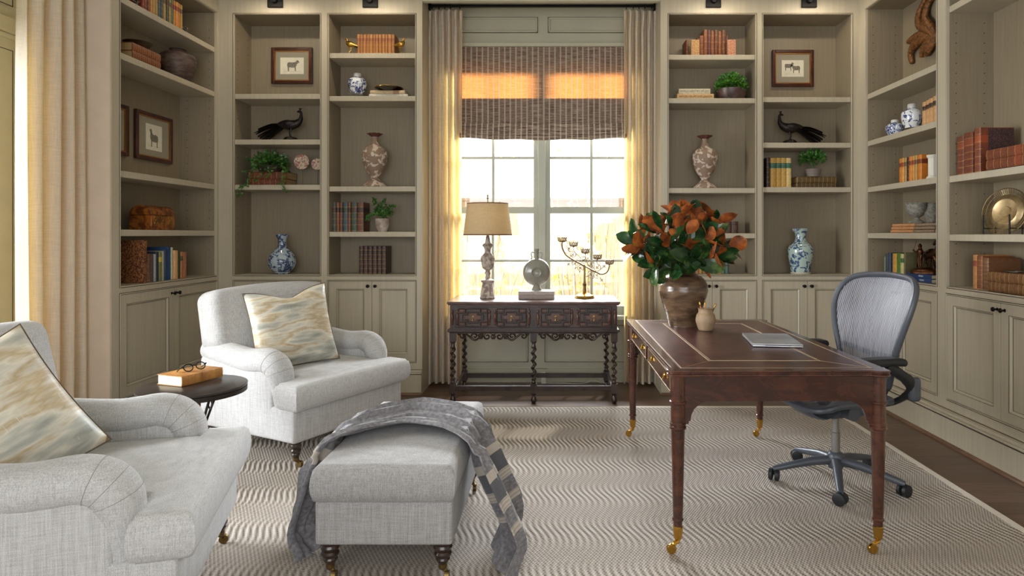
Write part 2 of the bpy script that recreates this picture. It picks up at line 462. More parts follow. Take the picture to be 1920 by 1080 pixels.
# window wall (hole for the back window)
wx0, wx1, wz0, wz1 = -.90, .67, .60, 2.80
b = MB(); b.box(-3.6, wx0, WY, WY+.12, 0, ZC).box(wx1, 3.2, WY, WY+.12, 0, ZC).box(wx0, wx1, WY, WY+.12, 0, wz0).box(wx0, wx1, WY, WY+.12, wz1, ZC)
struct(b.build('wall_back', WALLP, smooth=0))
b = MB().box(AX0-.02, AX0, FY+.02, WY, 0, ZC)
struct(b.build('trim_1', PAINT, smooth=0))
b = MB().box(AX1, AX1+.02, FY+.02, WY, 0, ZC)
struct(b.build('trim_2', PAINT, smooth=0))
# alcove head with stepped moulding
b = MB(); b.box(AX0, AX1, FY, FY+.05, 3.225, ZC).box(AX0, AX1, FY+.05, FY+.08, 3.24, ZC).box(AX0, AX1, FY+.08, WY, 3.36, ZC); b.box(AX0, AX1, WY-.03, WY, 3.33, 3.36)
struct(b.build('trim_3', WALLP, bevel=.004))
# right wall behind the bookcase and on towards the camera
struct(MB().box(2.86, 2.95, -2.2, WY, 0, ZC).build('wall_right', WALLP, smooth=0))
struct(MB().box(RX, 2.86, -2.0, 2.98, 0, ZC).build('trim_4', PAINT, smooth=0))
# left wall with the garden-door alcove
ly0, ly1 = 1.35, 3.50
b = MB(); b.box(-3.3, -3.2, -2.2, ly0, 0, ZC).box(-3.3, -3.2, ly1, WY, 0, ZC).box(-3.3, -3.2, ly0, ly1, 2.42, ZC)
struct(b.build('wall_left', WALLP, smooth=0))
struct(MB().box(-3.2, LX, -2.0, 1.1, 0, ZC).build('trim_5', PAINT, smooth=0))
struct(MB().box(-3.2, LX, 1.1, 3.97, 3.05, ZC).build('trim_6', WALLP, smooth=0))
struct(MB().box(-3.2, LX-.0, 3.97, 3.988, 0, ZC).build('trim_7', M('window_lit_jamb_paint', RGB(206,190,172), .6, var=.04), smooth=0))  # window light on the jamb is put into this paler, warmer colour
# panelled casing on the left alcove wall beside the doors
b = MB(); b.box(-3.2, -3.165, 3.50, 3.97, 0, 2.47).box(-3.2, -3.13, 3.30, 3.97, 2.47, 2.56).box(-3.2, -3.15, 3.30, 3.97, 2.44, 2.47)
b.box(-3.2, -3.18, 3.30, 3.97, 2.56, 3.05)
struct(b.build('trim_8', M('lit_straw_casing_paint', RGB(222,216,176), .5, var=.03), bevel=.006))  # straw colour brightened in place of daylight missing on this casing
b = MB()
for (y0, y1, z0, z1) in ((3.735, 3.739, .2, 2.38), (3.55, 3.739, 2.376, 2.38), (3.735, 3.739, 2.64, 3.0), (3.40, 3.739, 2.636, 2.64)):
    b.box(-3.166, -3.1635, y0, y1, z0, z1)
struct(b.build('trim_9', GLAZE_SHADE, smooth=0))
def casement(name, y0, y1):
    f = MB(); t = .07
    f.box(-3.28, -3.23, y0, y0+t, .02, 2.42).box(-3.28, -3.23, y1-t, y1, .02, 2.42).box(-3.28, -3.23, y0, y1, 2.33, 2.42).box(-3.28, -3.23, y0, y1, .02, .28)
    for k in (1, 2, 3): f.box(-3.27, -3.24, y0, y1, .28+k*.51-.012, .28+k*.51+.012)
    f.box(-3.27, -3.24, (y0+y1)/2-.012, (y0+y1)/2+.012, .28, 2.33)
    o = struct(f.build(name, WALLP, bevel=.004))
    MB().box(-3.258, -3.254, y0+t, y1-t, .28, 2.33).build('pane', GLASS, o, smooth=0)
casement('door_1', ly0, (ly0+ly1)/2); casement('door_2', (ly0+ly1)/2, ly1)
# wall behind the camera with an opening added for the fill light
b = MB(); b.box(-3.6, -2.2, -1.75, -1.65, 0, ZC).box(1.8, 3.2, -1.75, -1.65, 0, ZC).box(-2.2, 1.8, -1.75, -1.65, 0, .5).box(-2.2, 1.8, -1.75, -1.65, 2.95, ZC)
struct(b.build('wall_front', WALLP, smooth=0))

# back window: two double-hung units with a centre mullion
FRAME = M('window_enamel', RGB(168,172,158), .4, var=.03, scale=4)
win = MB()
cx = -.114
win.box(wx0-.09, wx0, WY-.002, WY+.10, wz0-.06, wz1+.02).box(wx1, wx1+.09, WY-.002, WY+.10, wz0-.06, wz1+.02)
win.box(wx0-.09, wx1+.09, WY-.002, WY+.10, wz1, wz1+.09)
win.box(cx-.034, cx+.034, WY-.005, WY+.10, wz0, wz1)
o = struct(win.build('window_1', FRAME, bevel=.005))
def Hm(py, Y=WY+.03): return EYE+(440-py)*Y/F
zmeet = (Hm(388)+Hm(400))/2
for si, (a0, a1) in enumerate(((wx0, cx-.034), (cx+.034, wx1))):
    mid = at([924.4, 1109][si], 400, WY+.05).x
    for up in (0, 1):
        y0 = WY+.035+.031*up; s = MB(); st = .04
        z0, z1 = (wz0, zmeet+.028) if not up else (zmeet-.028, wz1)
        s.box(a0, a0+st, y0, y0+.03, z0, z1).box(a1-st, a1, y0, y0+.03, z0, z1)
        s.box(a0+st, a1-st, y0, y0+.03, z0, z0+(.056 if up else .07)).box(a0+st, a1-st, y0, y0+.03, z1-(.05 if up else .056), z1)
        s.box(mid-.011, mid+.011, y0+.004, y0+.026, z0+.05, z1-.05)
        for py in ((295, 201) if up else (489,)):
            z = Hm(py); s.box(a0+st, a1-st, y0+.006, y0+.024, z-.010, z+.010)
        q = s.build('sash', FRAME, o, smooth=0)
        MB().box(a0+st, a1-st, y0+.013, y0+.016, z0+.03, z1-.03).build('pane', GLASS, q, smooth=0)
struct(MB().box(wx0-.12, wx1+.12, WY-.07, WY+.03, wz0-.045, wz0-.005).build('trim_10', FRAME, bevel=.006))
# raised frames on the wall above and below the window, baseboard, casing lines
b = MB(); g = MB()
def molding(b, g, x0, x1, z0, z1, y, t=.016):
    for (a, c, d, e) in ((x0, x1, z0, z0+t), (x0, x1, z1-t, z1), (x0, x0+t, z0, z1), (x1-t, x1, z0, z1)):
        b.box(a, c, y-.014, y, d, e)
    h = .004
    for (a, c, d, e) in ((x0-h, x1+h, z0-h, z0), (x0-h, x1+h, z1, z1+h), (x0-h, x0, z0, z1), (x1, x1+h, z0, z1)):
        g.box(a, c, y-.004, y, d, e)
def XW(px): return (px-1040)*WY/F
molding(b, g, -1.0, XW(1008), Hm(61, WY), Hm(33, WY), WY)
molding(b, g, XW(1028), .80, Hm(61, WY), Hm(33, WY), WY)
molding(b, g, -1.0, XW(990), Hm(678, WY), .50, WY)
molding(b, g, XW(1022), .80, Hm(678, WY), .50, WY)
struct(b.build('trim_11', WALLP, bevel=.005)); struct(g.build('trim_12', GLAZE_SHADE, smooth=0))
struct(MB().box(AX0, AX1, WY-.02, WY, 0, .12).box(AX0, AX1, WY-.012, WY, .12, .14).build('baseboard_back', WALLP, bevel=.003))
b = MB(); b.box(AX0, AX1, WY-.05, WY, 2.965, 3.0)
struct(b.build('trim_13', WALLP, bevel=.004))

# ---------------------------------------------------------------- bookcases
class Unit:
    def __init__(s, x, y, rz, mirror=False): s.o = Vector((x, y, 0)); s.rz = rz
    def w(s, lx, inset, z):
        c, n = math.cos(s.rz), math.sin(s.rz)
        return Vector((s.o.x+lx*c-inset*n, s.o.y+lx*n+inset*c, z))
    def at(s, px, inset, z=0):
        """point at the given inset behind the face that the photograph shows in column px"""
        if abs(s.rz) < .1: Y = s.o.y+inset; return Vector(((px-1040)*Y/F, Y, z))
        X = s.o.x + (inset if s.rz < 0 else -inset)
        return Vector((X, X*F/(px-1040), z))
    def scale(s, px, inset): return F/s.at(px, inset).y
    def zz(s, px, inset, py): return EYE+(440-py)/s.scale(px, inset)
    def dir(s): return Vector((math.cos(s.rz), math.sin(s.rz), 0))
D = .30
DOORZ0, DOORZ1, LEDGE, TOPZ = .262, .925, .978, 3.118
def bookcase(label, U, W, o0, o1, shelves, pins=(True, True), plinth=.035, ends=(0, 0), z1=ZC):
    t = thing('bookcase', label, 'bookcase', U.o, U.rz, 'built-in bookcases around the room')
    P_ = lambda mb, nm, mt=PAINT, par=t, **k: mb.build(nm, mt, par, **k)
    P_(MB().box(o0-.02, o1+.02, D, D+.015, LEDGE-.04, TOPZ+.03), 'back_panel', PAINT_SHADED, smooth=0)
    for i, (a, c) in enumerate(((o0-.02, o0), (o1, o1+.02))):
        sp = P_(MB().box(a, c, .02, D, DOORZ0-.02, TOPZ), 'side_panel', PAINT_SHADED, smooth=0)
        if pins[i]:
            xx = o0+.0008 if i == 0 else o1-.0008; pm = MB()
            for yy in (.06, D-.06):
                z = 1.12
                while z < TOPZ-.1:
                    if all(abs(z-s+.02) > .04 for s in shelves): pm.lathe([(0, -.0006), (.0032, -.0006), (.0032, .0006), (0, .0006)], 8, (xx, yy, z), axis='x')
                    z += .064
            h = pm.build('shelf_pin_holes', DARK, sp, smooth=0); h['kind'] = 'stuff'
    P_(MB().box(o0-.02, o1+.02, .02, D+.015, TOPZ, TOPZ+.02), 'top_panel', PAINT_SHADED, smooth=0)
    P_(MB().box(o0, o1, .001, D, LEDGE-.03, LEDGE), 'ledge', PAINT, bevel=.002)
    for s in shelves:
        P_(MB().box(o0+.001, o1-.001, .016, D-.001, s-.042, s), 'shelf', PAINT, bevel=.003)
    f = MB(); e = .010   # e: bead width around each opening
    f.box(0, o0-e, 0, .02, 0, z1).box(o1+e, W, 0, .02, 0, z1)
    f.box(o0-e, o1+e, 0, .02, TOPZ+e, z1).box(o0-e, o1+e, 0, .02, DOORZ1+e, LEDGE-.012).box(o0-e, o1+e, 0, .02, .0, DOORZ0-e)
    P_(f, 'face_frame', PAINT, smooth=0)
    bd = MB(); gl = MB()
    for (z0, z1_) in ((LEDGE, TOPZ), (DOORZ0, DOORZ1)):
        zb = z0-.012 if z0 == LEDGE else z0-e
        lo = 0.0 if z0 == LEDGE else e
        for (a, c, d, g_) in ((o0-e+.0042, o0, zb, z1_+e-.0035), (o1, o1+e-.0042, zb, z1_+e-.0035), (o0, o1, z1_, z1_+e-.0042), (o0, o1, zb+.0042, z0)):
            if g_ > d and c > a: bd.box(a, c, -.004, .02, d, g_)
        for (a, c, d, g_) in ((o0-e, o0-e+.0042, zb, z1_+e), (o1+e-.0042, o1+e, zb, z1_+e), (o0-e, o1+e, z1_+e-.0042, z1_+e), (o0-e, o1+e, zb, zb+.0042)):
            gl.box(a, c, -.0012, .018, d, g_)
    P_(bd, 'bead', PAINT, bevel=.002); P_(gl, 'glaze_shade_line', GLAZE_SHADE, smooth=0)
    P_(MB().box(o0, o1, .03, .035, DOORZ0, DOORZ1).box(0+.001, W-.001, D+.016, D+.02, 0, z1), 'shade_backing', DARK, smooth=0)  # dark sheet behind the doors stands for interior shade in the gaps
    # plinth with a stepped cap
    e0, e1 = ends
    pl = MB(); pl.box(-e0, W+e1, -plinth, 0, 0, .165).box(-e0, W+e1, -plinth+.006, 0, .165, .178).box(-e0, W+e1, -plinth+.018, 0, .178, .196)
    P_(pl, 'plinth', PAINT, bevel=.003)
    P_(MB().box(-e0, W+e1, -plinth-.001, -plinth+.008, .162, .1655).box(-e0, W+e1, -.0015, .001, .1965, .200), 'glaze_shade_line', GLAZE_SHADE, smooth=0)
    P_(MB().prism([(-plinth, 0), (-plinth-.016, 0), (-plinth-.013, .009), (-plinth-.007, .015), (-plinth, .018)], -e0, W+e1, 'x'), 'quarter_round', QROUND)
    mid = (o0+o1)/2
    for (a, c, kx) in ((o0+.003, mid-.0015, mid-.03), (mid+.0015, o1-.003, mid+.03)):
        d = MB(); r = .062; z0, z1_ = DOORZ0+.003, DOORZ1-.003
        d.box(a, a+r, .002, .022, z0, z1_).box(c-r, c, .002, .022, z0, z1_).box(a+r, c-r, .002, .022, z0, z0+r).box(a+r, c-r, .002, .022, z1_-r, z1_)
        do = P_(d, 'door', PAINT, smooth=0)
        # sloped moulding then a flat recessed panel
        x0, x1, zz0, zz1 = a+r, c-r, z0+r, z1_-r; q = .014
        mo = MB()
        vs = [(x0, .004, zz0), (x1, .004, zz0), (x1, .004, zz1), (x0, .004, zz1), (x0+q, .016, zz0+q), (x1-q, .016, zz0+q), (x1-q, .016, zz1-q), (x0+q, .016, zz1-q)]
        mo.add(vs, [(0, 1, 5, 4), (1, 2, 6, 5), (2, 3, 7, 6), (3, 0, 4, 7)]); mo.add([vs[k] for k in (4, 5, 6, 7)], [(0, 1, 2, 3)])
        mo.build('door_panel', PAINT, do, smooth=0)
        gg = MB(); h = .0019; y_ = .0142
        for (A, B_, C_, D_) in ((x0+q-h, x1-q+h, zz0+q-h, zz0+q), (x0+q-h, x1-q+h, zz1-q, zz1-q+h), (x0+q-h, x0+q, zz0+q, zz1-q), (x1-q, x1-q+h, zz0+q, zz1-q)):
            gg.box(A, B_, y_, y_+.003, C_, D_)
        for (A, B_, C_, D_) in ((x0-h*.7, x1+h*.7, zz0-h*.7, zz0), (x0-h*.7, x1+h*.7, zz1, zz1+h*.7), (x0-h*.7, x0, zz0, zz1), (x1, x1+h*.7, zz0, zz1)):
            gg.box(A, B_, .0015, .004, C_, D_)
        gg.build('glaze_shade_line', GLAZE_SHADE, do, smooth=0)
        k = MB().lathe([(0, -.032), (.009, -.031), (.0135, -.026), (.0135, -.021), (.008, -.016), (.005, -.010), (.006, 0), (.010, .002)], 16, (kx, 0, .885), axis='y')
        k.build('knob', KNOB, do, smooth=50)
    return t
xo = lambda px: (px-1040)*FY/F
UA = Unit(LX, FY, 0); UB = Unit(-1.897, FY, 0); UC = Unit(AX1, FY, 0); UD = Unit(1.685, FY, 0)
def op(U, p0, p1): return xo(p0)-U.o.x, xo(p1)-U.o.x
hz = lambda py: EYE+(440-py)*(FY+.016)/F
oA = op(UA, 438.5, 600); oB = op(UB, 616, 778.5); oC = op(UC, 1254, 1417); oD = op(UD, 1431, 1597)
SA = [hz(176), hz(261.5), hz(346.5)]; SB = [hz(99.5), hz(180), hz(349.5), hz(434.6)]
SC = [hz(102.5), hz(184), hz(352.5), hz(437.5)]; SD = [hz(182), hz(267.5), hz(351)]
bookcase('greige rear bookcase in the left corner with a framed ox print and peacock', UA, -1.897-LX, *oA, SA, pins=(True, False))
bookcase('greige rear bookcase left of the window with orange books and relief vase', UB, AX0+1.897, *oB, SB, pins=(False, False), ends=(0, .0))
bookcase('greige rear bookcase right of the window behind the magnolia vase', UC, 1.685-AX1, *oC, SC, pins=(False, False))
bookcase('greige rear bookcase in the right corner with celadon vase and peacock', UD, RX-1.685, *oD, SD, pins=(False, False))
# left side bookcase: local x runs away from the camera
UL = Unit(LX, 3.99, PI/2); s_ = lambda px: LX*F/(px-1040)
def zL(px, py): return EYE+(440-py)*s_(px)/F
SLs = [zL(405, 88), zL(405, 171.5), zL(405, 345.5), zL(405, 432.5)]
bookcase('greige bookcase on the left wall beside the long curtain', UL, FY-3.99, s_(225.5)-3.99, s_(406)-3.99, SLs)
r_ = lambda px: RX*F/(px-1040)
UR1 = Unit(RX, FY, -PI/2); UR2 = Unit(RX, 4.135, -PI/2)
SR1 = [EYE+(440-176.5)*r_(1624)/F, EYE+(440-264.5)*r_(1624)/F, EYE+(440-351)*r_(1624)/F, EYE+(440-437)*r_(1624)/F]
SR2 = [EYE+(440-11)*r_(1777)/F, EYE+(440-330)*r_(1777)/F, EYE+(440-439.5)*r_(1777)/F]
bookcase('greige right wall bookcase nearer the corner, behind the office chair', UR1, FY-4.135, FY-r_(1623), FY-r_(1756), SR1, plinth=.055)
bookcase('greige right wall bookcase nearer the camera with brass dish', UR2, 4.135-2.98, 4.135-r_(1775), 1.04, SR2, plinth=.055)
# shoe at the foot of the alcove posts
for x0, x1 in ((AX0-.10, AX0), (AX1, AX1+.06)):
    pass

# picture lights fixed over the four rear bookcases
def picture_light(px, which):
    p = at(px, 0, FY)
    t = thing('picture_light', which, 'light', (p.x, FY, 3.17), 0, 'black picture lights above the rear bookcases')
    MB().box(-.062, .062, -.022, 0, 0, .105).build('back_plate', BLACK, t, bevel=.004)
    MB().lathe([(0, -.05), (.018, -.048), (.024, -.04), (.024, -.022), (.03, -.02)], 20, (0, 0, .052), axis='y').build('boss', BLACK, t)
    MB().tube(spline([(0, -.045, .052), (.01, -.10, .09), (.03, -.19, .12), (.03, -.26, .09)], 6), .007, 8).build('arm', BLACK, t)
    MB().tube([(-.17, -.26, .075), (.23, -.26, .075)], .026, 14).build('lamp_shade', BLACK, t)
    l = bpy.data.lights.new('picture_bulb', 'AREA'); l.shape = 'RECTANGLE'; l.size = .36; l.size_y = .03; l.energy = 2.6; l.color = (1, .86, .66)
    lo = bpy.data.objects.new('picture_bulb', l); C.objects.link(lo); lo.location = (p.x+.03, FY-.26, 3.21); lo.rotation_euler = (R(12), 0, 0)
for px, d in ((517, 'black picture light above the framed ox print bookcase'), (695, 'black picture light above the bookcase with tan books and brass birds'),
              (1337, 'black picture light above the bookcase with the boxwood pot'), (1516, 'black picture light above the framed sheep pair print bookcase')):
    picture_light(px, d)

# ---------------------------------------------------------------- rug
o = MB().box(-2.55, 2.035, -.6, 4.795, .001, .012).build('sisal_rug', RUG, smooth=0)
rb = MB(); rb.box(2.035, 2.075, -.64, 4.835, .001, .0125).box(-2.59, -2.55, -.64, 4.835, .001, .0125).box(-2.55, 2.035, 4.795, 4.835, .001, .0125)
tag(o, 'large woven sisal rug with wavy bands and pale binding', 'rug'); rb.build('binding', RUGB, o, bevel=.002)

# ---------------------------------------------------------------- curtains
def curtain(name, p0, p1, z0, z1, n, amp, nrm, label, pleat=True, seed=0, group='cream linen curtains', phase=0.0):
    """pleated panel between p0 and p1; nrm is the direction towards the room"""
    p0 = Vector(p0); p1 = Vector(p1); nrm = Vector(nrm); L = (p1-p0)
    rnd = random.Random(seed); off = [rnd.uniform(-.18, .18) for _ in range(n+2)]; am = [rnd.uniform(.7, 1.25) for _ in range(n+2)]
    H = z1-z0
    def f(u, v):
        z = z0+H*v
        top = max(0, (v-.93)/.07)
        k = u*n+phase; i = int(min(n, math.floor(k))); fr = k-math.floor(k)
        o_ = off[i]*(1-fr)+off[i+1]*fr; a_ = am[i]*(1-fr)+am[i+1]*fr
        ph = 2*PI*(k+o_*.35*(1-v*.3))
        wv = math.cos(ph)
        wv = (abs(wv)**.75)*(1 if wv > 0 else -1)
        A = amp*a_*(1-.55*top)*(.85+.25*(1-v))
        sway = .010*math.sin(3.1*v+u*4+seed)
        p = p0+L*(u+.012*math.sin(ph*2)+ .006*math.sin(v*5+u*9)) + nrm*(A*wv+sway)
        # gathered wider near the top hem of the photograph's panels
        return (p.x, p.y, z)
    t = thing(name, label, 'curtain', ((p0+p1)/2).to_tuple()[:2]+(0,), 0, group)
    m = MB(); m.grid(f, n*14, 36)
    m.xf(Matrix.Translation(-Vector(t.location)))
    m.build('cloth_panel', CURTAIN, t, smooth=80)
    return t, f
CY = 5.56
tl, fl_ = curtain('curtain', (xo(803)*CY/FY-.005+.02, CY, 0), (xo(868)*CY/FY, CY, 0), .02, at(0, 19, CY).z, 5, .045, (0, -1, 0), 'cream linen curtain to the left of the rear window', seed=3, phase=0)
tr, fr_ = curtain('curtain', (xo(1169)*CY/FY, CY, 0), (xo(1230)*CY/FY-.005, CY, 0), .02, at(0, 19, CY).z, 5, .045, (0, -1, 0), 'cream linen curtain to the right of the rear window', seed=5, phase=0)
ts, fs_ = curtain('curtain', (-2.93, 3.53, 0), (-2.93, 3.94, 0), .015, 3.0, 4, .062, (1, 0, 0), 'long cream linen curtain at the left wall in front of the bookcase', seed=9, phase=.2)
# pinch pleats and hooks at the head
for t, f in ((tl, fl_), (tr, fr_)):
    pb = MB()
    for k in range(6):
        u = min(max(k/5, .03), .97); x, y, z = f(u, .985)
        pb.tube([(x, CY-.05, z+.02), (x, CY-.055, z-.02), (x, CY-.045, z-.07), (x, CY-.03, z-.14)], [.013, .012, .007, .002], 8)
    pb.xf(Matrix.Translation(-Vector(t.location))); pb.build('pinch_pleats', CURTAIN, t, smooth=60)
rz_ = at(0, 13.5, CY).z
rod = thing('curtain_rod', 'black iron curtain rod across the top of the window alcove', 'curtain rod', (0, CY-.03, rz_))
MB().tube([(AX0+.004, 0, 0), (AX1-.004, 0, 0)], .012, 14).build('pole', BLACK, rod)
for x in (AX0+.004, AX1-.016): MB().box(x, x+.012, -.03, .03, -.04, .04).build('bracket', BLACK, rod, bevel=.003)
for xs in (-1.06, -1.0, -.95, -.90, -.82, .62, .68, .73, .78, .84):
    MB().tube([(xs, .02*math.cos(a), .02*math.sin(a)-.006) for a in [2*PI*k/16 for k in range(16)]], .0026, 6, closed=True).build('ring', BLACK, rod)
rod2 = thing('curtain_rod', 'black iron curtain rod above the garden doors on the left', 'curtain rod', (-2.92, 0, 3.025))
MB().tube([(0, 1.15, 0), (0, 3.955, 0)], .012, 12).build('pole', BLACK, rod2)

# ---------------------------------------------------------------- woven shade
sh = thing('woven_shade', 'taupe woven reed roman shade half lowered over the rear window', 'blind', ((XW(870)+XW(1167))/2, WY-.032, 0))
x0, x1 = -.86, .66; ox = sh.location.x
zt, zf, zb = at(0, 83, WY-.04).z, at(0, 231, WY-.04).z, at(0, 258, WY-.04).z
MB().grid(lambda u, v: (x0+(x1-x0)*u-ox, -.006*math.sin(PI*v)*(1), zf+(zt-zf)*v), 30, 30).build('front_panel', WOVEN, sh)
MB().box(x0-ox, x1-ox, .006, .012, zf-.02, at(0, 184, WY-.03).z).build('rear_lift_fold', WOVEN2, sh, smooth=0)
for k in range(4):
    zc = zf-.004-(zf-zb)*(k+.5)/4
    def ff(u, v, k=k, zc=zc):
        a = PI*2*v; sag = -.018*math.sin(PI*u)*(k+1)/4 + .004*math.sin(u*23+k*2)
        return (x0+(x1-x0)*u-ox, -.018-.004*k-.013*math.cos(a)-.006*k, zc+sag+.021*math.sin(a))
    MB().grid(ff, 40, 12).build('fold', WOVEN2, sh, smooth=70)
MB().box(x0-ox, x1-ox, -.012, .012, zt-.004, zt+.012).build('head_rail', WALLP, sh)

# ---------------------------------------------------------------- garden outside
LAWN = M('garden_ground', RGB(150,150,110), .9, var=.3, scale=4)
struct(MB().box(-9, 8, 5.82, 14, -.35, -.3).build('ground', LAWN, smooth=0))
struct(MB().box(-14, -3.32, -6, 14, -.35, -.3).build('ground', LAWN, smooth=0))
FEN = wood_mat('weathered_cedar', RGB(160,142,120), RGB(205,188,166), .85, 3, (14, 14, 1))
fen = thing('garden_fence', 'weathered cedar board fence seen through the rear window', 'fence', (0, 8.6, -.3))
pk = MB(); rnd = random.Random(2); x = -3.6
while x < 3.4:
    wv = .137; pk.box(x, x+wv, 0, .018, 0, 2.05+rnd.uniform(-.008, .008)); x += wv+.006
pk.build('boards', FEN, fen, smooth=0)
FEN2 = wood_mat('cedar_cap_rail', RGB(96,70,54), RGB(120,92,72), .8, 3, (1, 14, 14))
MB().box(-3.7, 3.5, -.05, .03, 2.06, 2.10).box(-3.7, 3.5, -.03, 0, 1.96, 2.06).build('cap_rail', FEN2, fen, bevel=.003)
MB().box(-3.7, 3.5, .018, .07, .5, .6).box(-3.7, 3.5, .018, .07, 1.5, 1.6).build('rails', FEN, fen)
LEAF = curtain_mat('pale_vine_leaf', RGB(196,200,120), RGB(255,240,140), .5)
TWIG = M('vine_twig', RGB(150,128,104), .8)
def shrub(x, y, hgt, spread, nl, label, seed):
    t = thing('climbing_vine', label, 'plant', (x, y, -.3), 0, 'vines growing in front of the fence')
    rnd = random.Random(seed); st = MB(); lf = MB()
    for k in range(9):
        a = rnd.uniform(-1, 1); pts = [Vector((a*.15, 0, 0))]
        for q in range(6): pts.append(pts[-1]+Vector((a*spread/6+rnd.uniform(-.09, .09), rnd.uniform(-.05, .05), hgt/6*rnd.uniform(.8, 1.1))))
        sp = spline(pts, 4); st.tube(sp, [.008*(1-.7*i/len(sp)) for i in range(len(sp))], 5)
        for q in range(nl):
            p = sp[rnd.randrange(6, len(sp))]+Vector((rnd.gauss(0, .08), rnd.gauss(0, .05), rnd.gauss(0, .08)))
            d = Vector((rnd.uniform(-1, 1), rnd.uniform(-.6, .2), rnd.uniform(-1, .4))).normalized()*rnd.uniform(.03, .055)
            s_2 = d.cross(Vector((0, 1, .2))).normalized()*d.length*.42
            lf.add([p, p+d*.5+s_2, p+d, p+d*.5-s_2, p+d*.5+Vector((0, .006, 0))], [(0, 1, 4), (1, 2, 4), (2, 3, 4), (3, 0, 4)])
    st.build('stems', TWIG, t); lf.build('foliage', LEAF, t, smooth=-1)
shrub(-1.15, 8.2, 2.9, .7, 26, 'sparse yellow-green vine behind the left side of the rear window', 1)
shrub(.45, 8.3, 3.0, .9, 22, 'sparse green vine behind the right side of the rear window', 4)
shrub(-.45, 7.4, 1.25, .35, 14, 'low pale bush outside between the lamp and the window mullion', 8)
# ---------------------------------------------------------------- books
def book(label, t, d, h, mat, loc, rz=0, lie=False, group=None, pages=PAGES, tilt=0, curve=.006, name='book'):
    """stands spine forward; lie=True lays it flat with the spine still forward"""
    b = MB(); T = .0028; hb = 0.0
    b.box(-t/2, -t/2+T, 0, d, 0, h).box(t/2-T, t/2, 0, d, 0, h)
    # rounded spine with raised bands
    n = 6; prof = []
    for k in range(n+1):
        a = -PI/2+PI*k/n; prof.append((t/2*math.sin(a), -curve*math.cos(a)))
    inn = [(x*.86, y+.003) for x, y in reversed(prof)]
    b.prism(prof+inn, 0, h, 'z')
    if t > .016 and curve > .003:
        for fz in (.16, .33, .5, .67, .84):
            b.prism([(x*1.0, y*1.0-.0016) for x, y in prof]+inn, h*fz-.0022, h*fz+.0022, 'z')
    rot = (0, PI/2, rz) if lie else (0, tilt, rz)
    o = b.build(name, mat, smooth=50, loc=tuple(loc), rot=rot)
    tag(o, label, 'book', group)
    e = .003
    MB().box(-t/2+T+.0001, t/2-T-.0001, min(.003, curve), d-.004, e, h-e).build('page_block', pages, o, smooth=0)
    return o
def row(U, p0, p1, z, inset, n, hpx, mats, desc, place, group=None, d=.15, heights=None, widths=None, hjit=0, seed=1, pages=PAGES, labels=None, dy=None):
    """n standing books whose spines run from column p0 to p1"""
    a = U.at(p0, inset, z); c = U.at(p1, inset, z); L = (c-a).length; dr = (c-a).normalized()
    sc_ = U.scale((p0+p1)/2, inset); rnd = random.Random(seed)
    wd = widths or [rnd.uniform(.85, 1.15) for _ in range(n)]; sm = sum(wd); x = 0; out = []
    for i in range(n):
        t = L*wd[i]/sm; h = (heights[i] if heights else hpx)/sc_*(1+(rnd.uniform(-hjit, hjit)))
        p = a+dr*(x+t/2); x += t
        nd = Vector((-dr.y, dr.x, 0)); p = p+nd*rnd.uniform(0, .006)
        p.z = z+.0008
        m = mats[i % len(mats)]
        if labels: lb = labels[i]
        else:
            dd = desc[i] if isinstance(desc, list) else desc
            lb = '%s, %s from left, %s' % (dd, ORD[i], place)
        out.append(book(lb, t-.0012, d, h, m, p, U.rz, group=group, pages=pages))
    return out
def stack(U, p0, p1, z, inset, items, group=None):
    """lying books, bottom first: (thickness m, width m, length m, mat, label, shift)"""
    c = U.at((p0+p1)/2, inset, z); zz = z+.0008; dr = U.dir()
    for (t, d, L, mat, lb, sh, pg) in items:
        p = c+dr*(sh-L/2); p.z = zz+t/2
        book(lb, t, d, L, mat, p, U.rz, lie=True, group=group, pages=pg); zz += t+.0006
    return zz
L_ = leather
TAN = L_(RGB(168,112,58), 6, RGB(136,78,42)); TAN2 = L_(RGB(154,98,50), 6, RGB(128,70,38)); ORG = L_(RGB(206,124,44), 5, RGB(120,52,30)); ORG2 = L_(RGB(214,146,70), 5, RGB(150,60,30))
MAR = L_(RGB(56,32,30), 6, RGB(38,22,22)); MAR2 = L_(RGB(66,38,34), 6, RGB(48,26,26))
GRN = L_(RGB(48,70,58), 5, RGB(64,38,30)); BLU = L_(RGB(52,74,88), 5, RGB(40,60,46)); BRN = L_(RGB(128,72,46), 5, RGB(60,30,24)); BRN2 = L_(RGB(104,58,38), 5, RGB(50,24,20))
RED = L_(RGB(132,48,36), 6, RGB(70,30,26)); GLD = L_(RGB(176,140,74), 5, RGB(90,70,40)); YEL = L_(RGB(214,168,84), 3, RGB(30,104,84)); YEL2 = L_(RGB(226,196,132), 3, RGB(30,104,84))
RUST = L_(RGB(124,68,38), 4); RUST2 = L_(RGB(98,54,34), 4); RUST3 = L_(RGB(78,40,30), 4); PLUM = L_(RGB(84,40,48), 4)
plainb = lambda c, g=0, lb=None: L_(c, g, lb, .6)

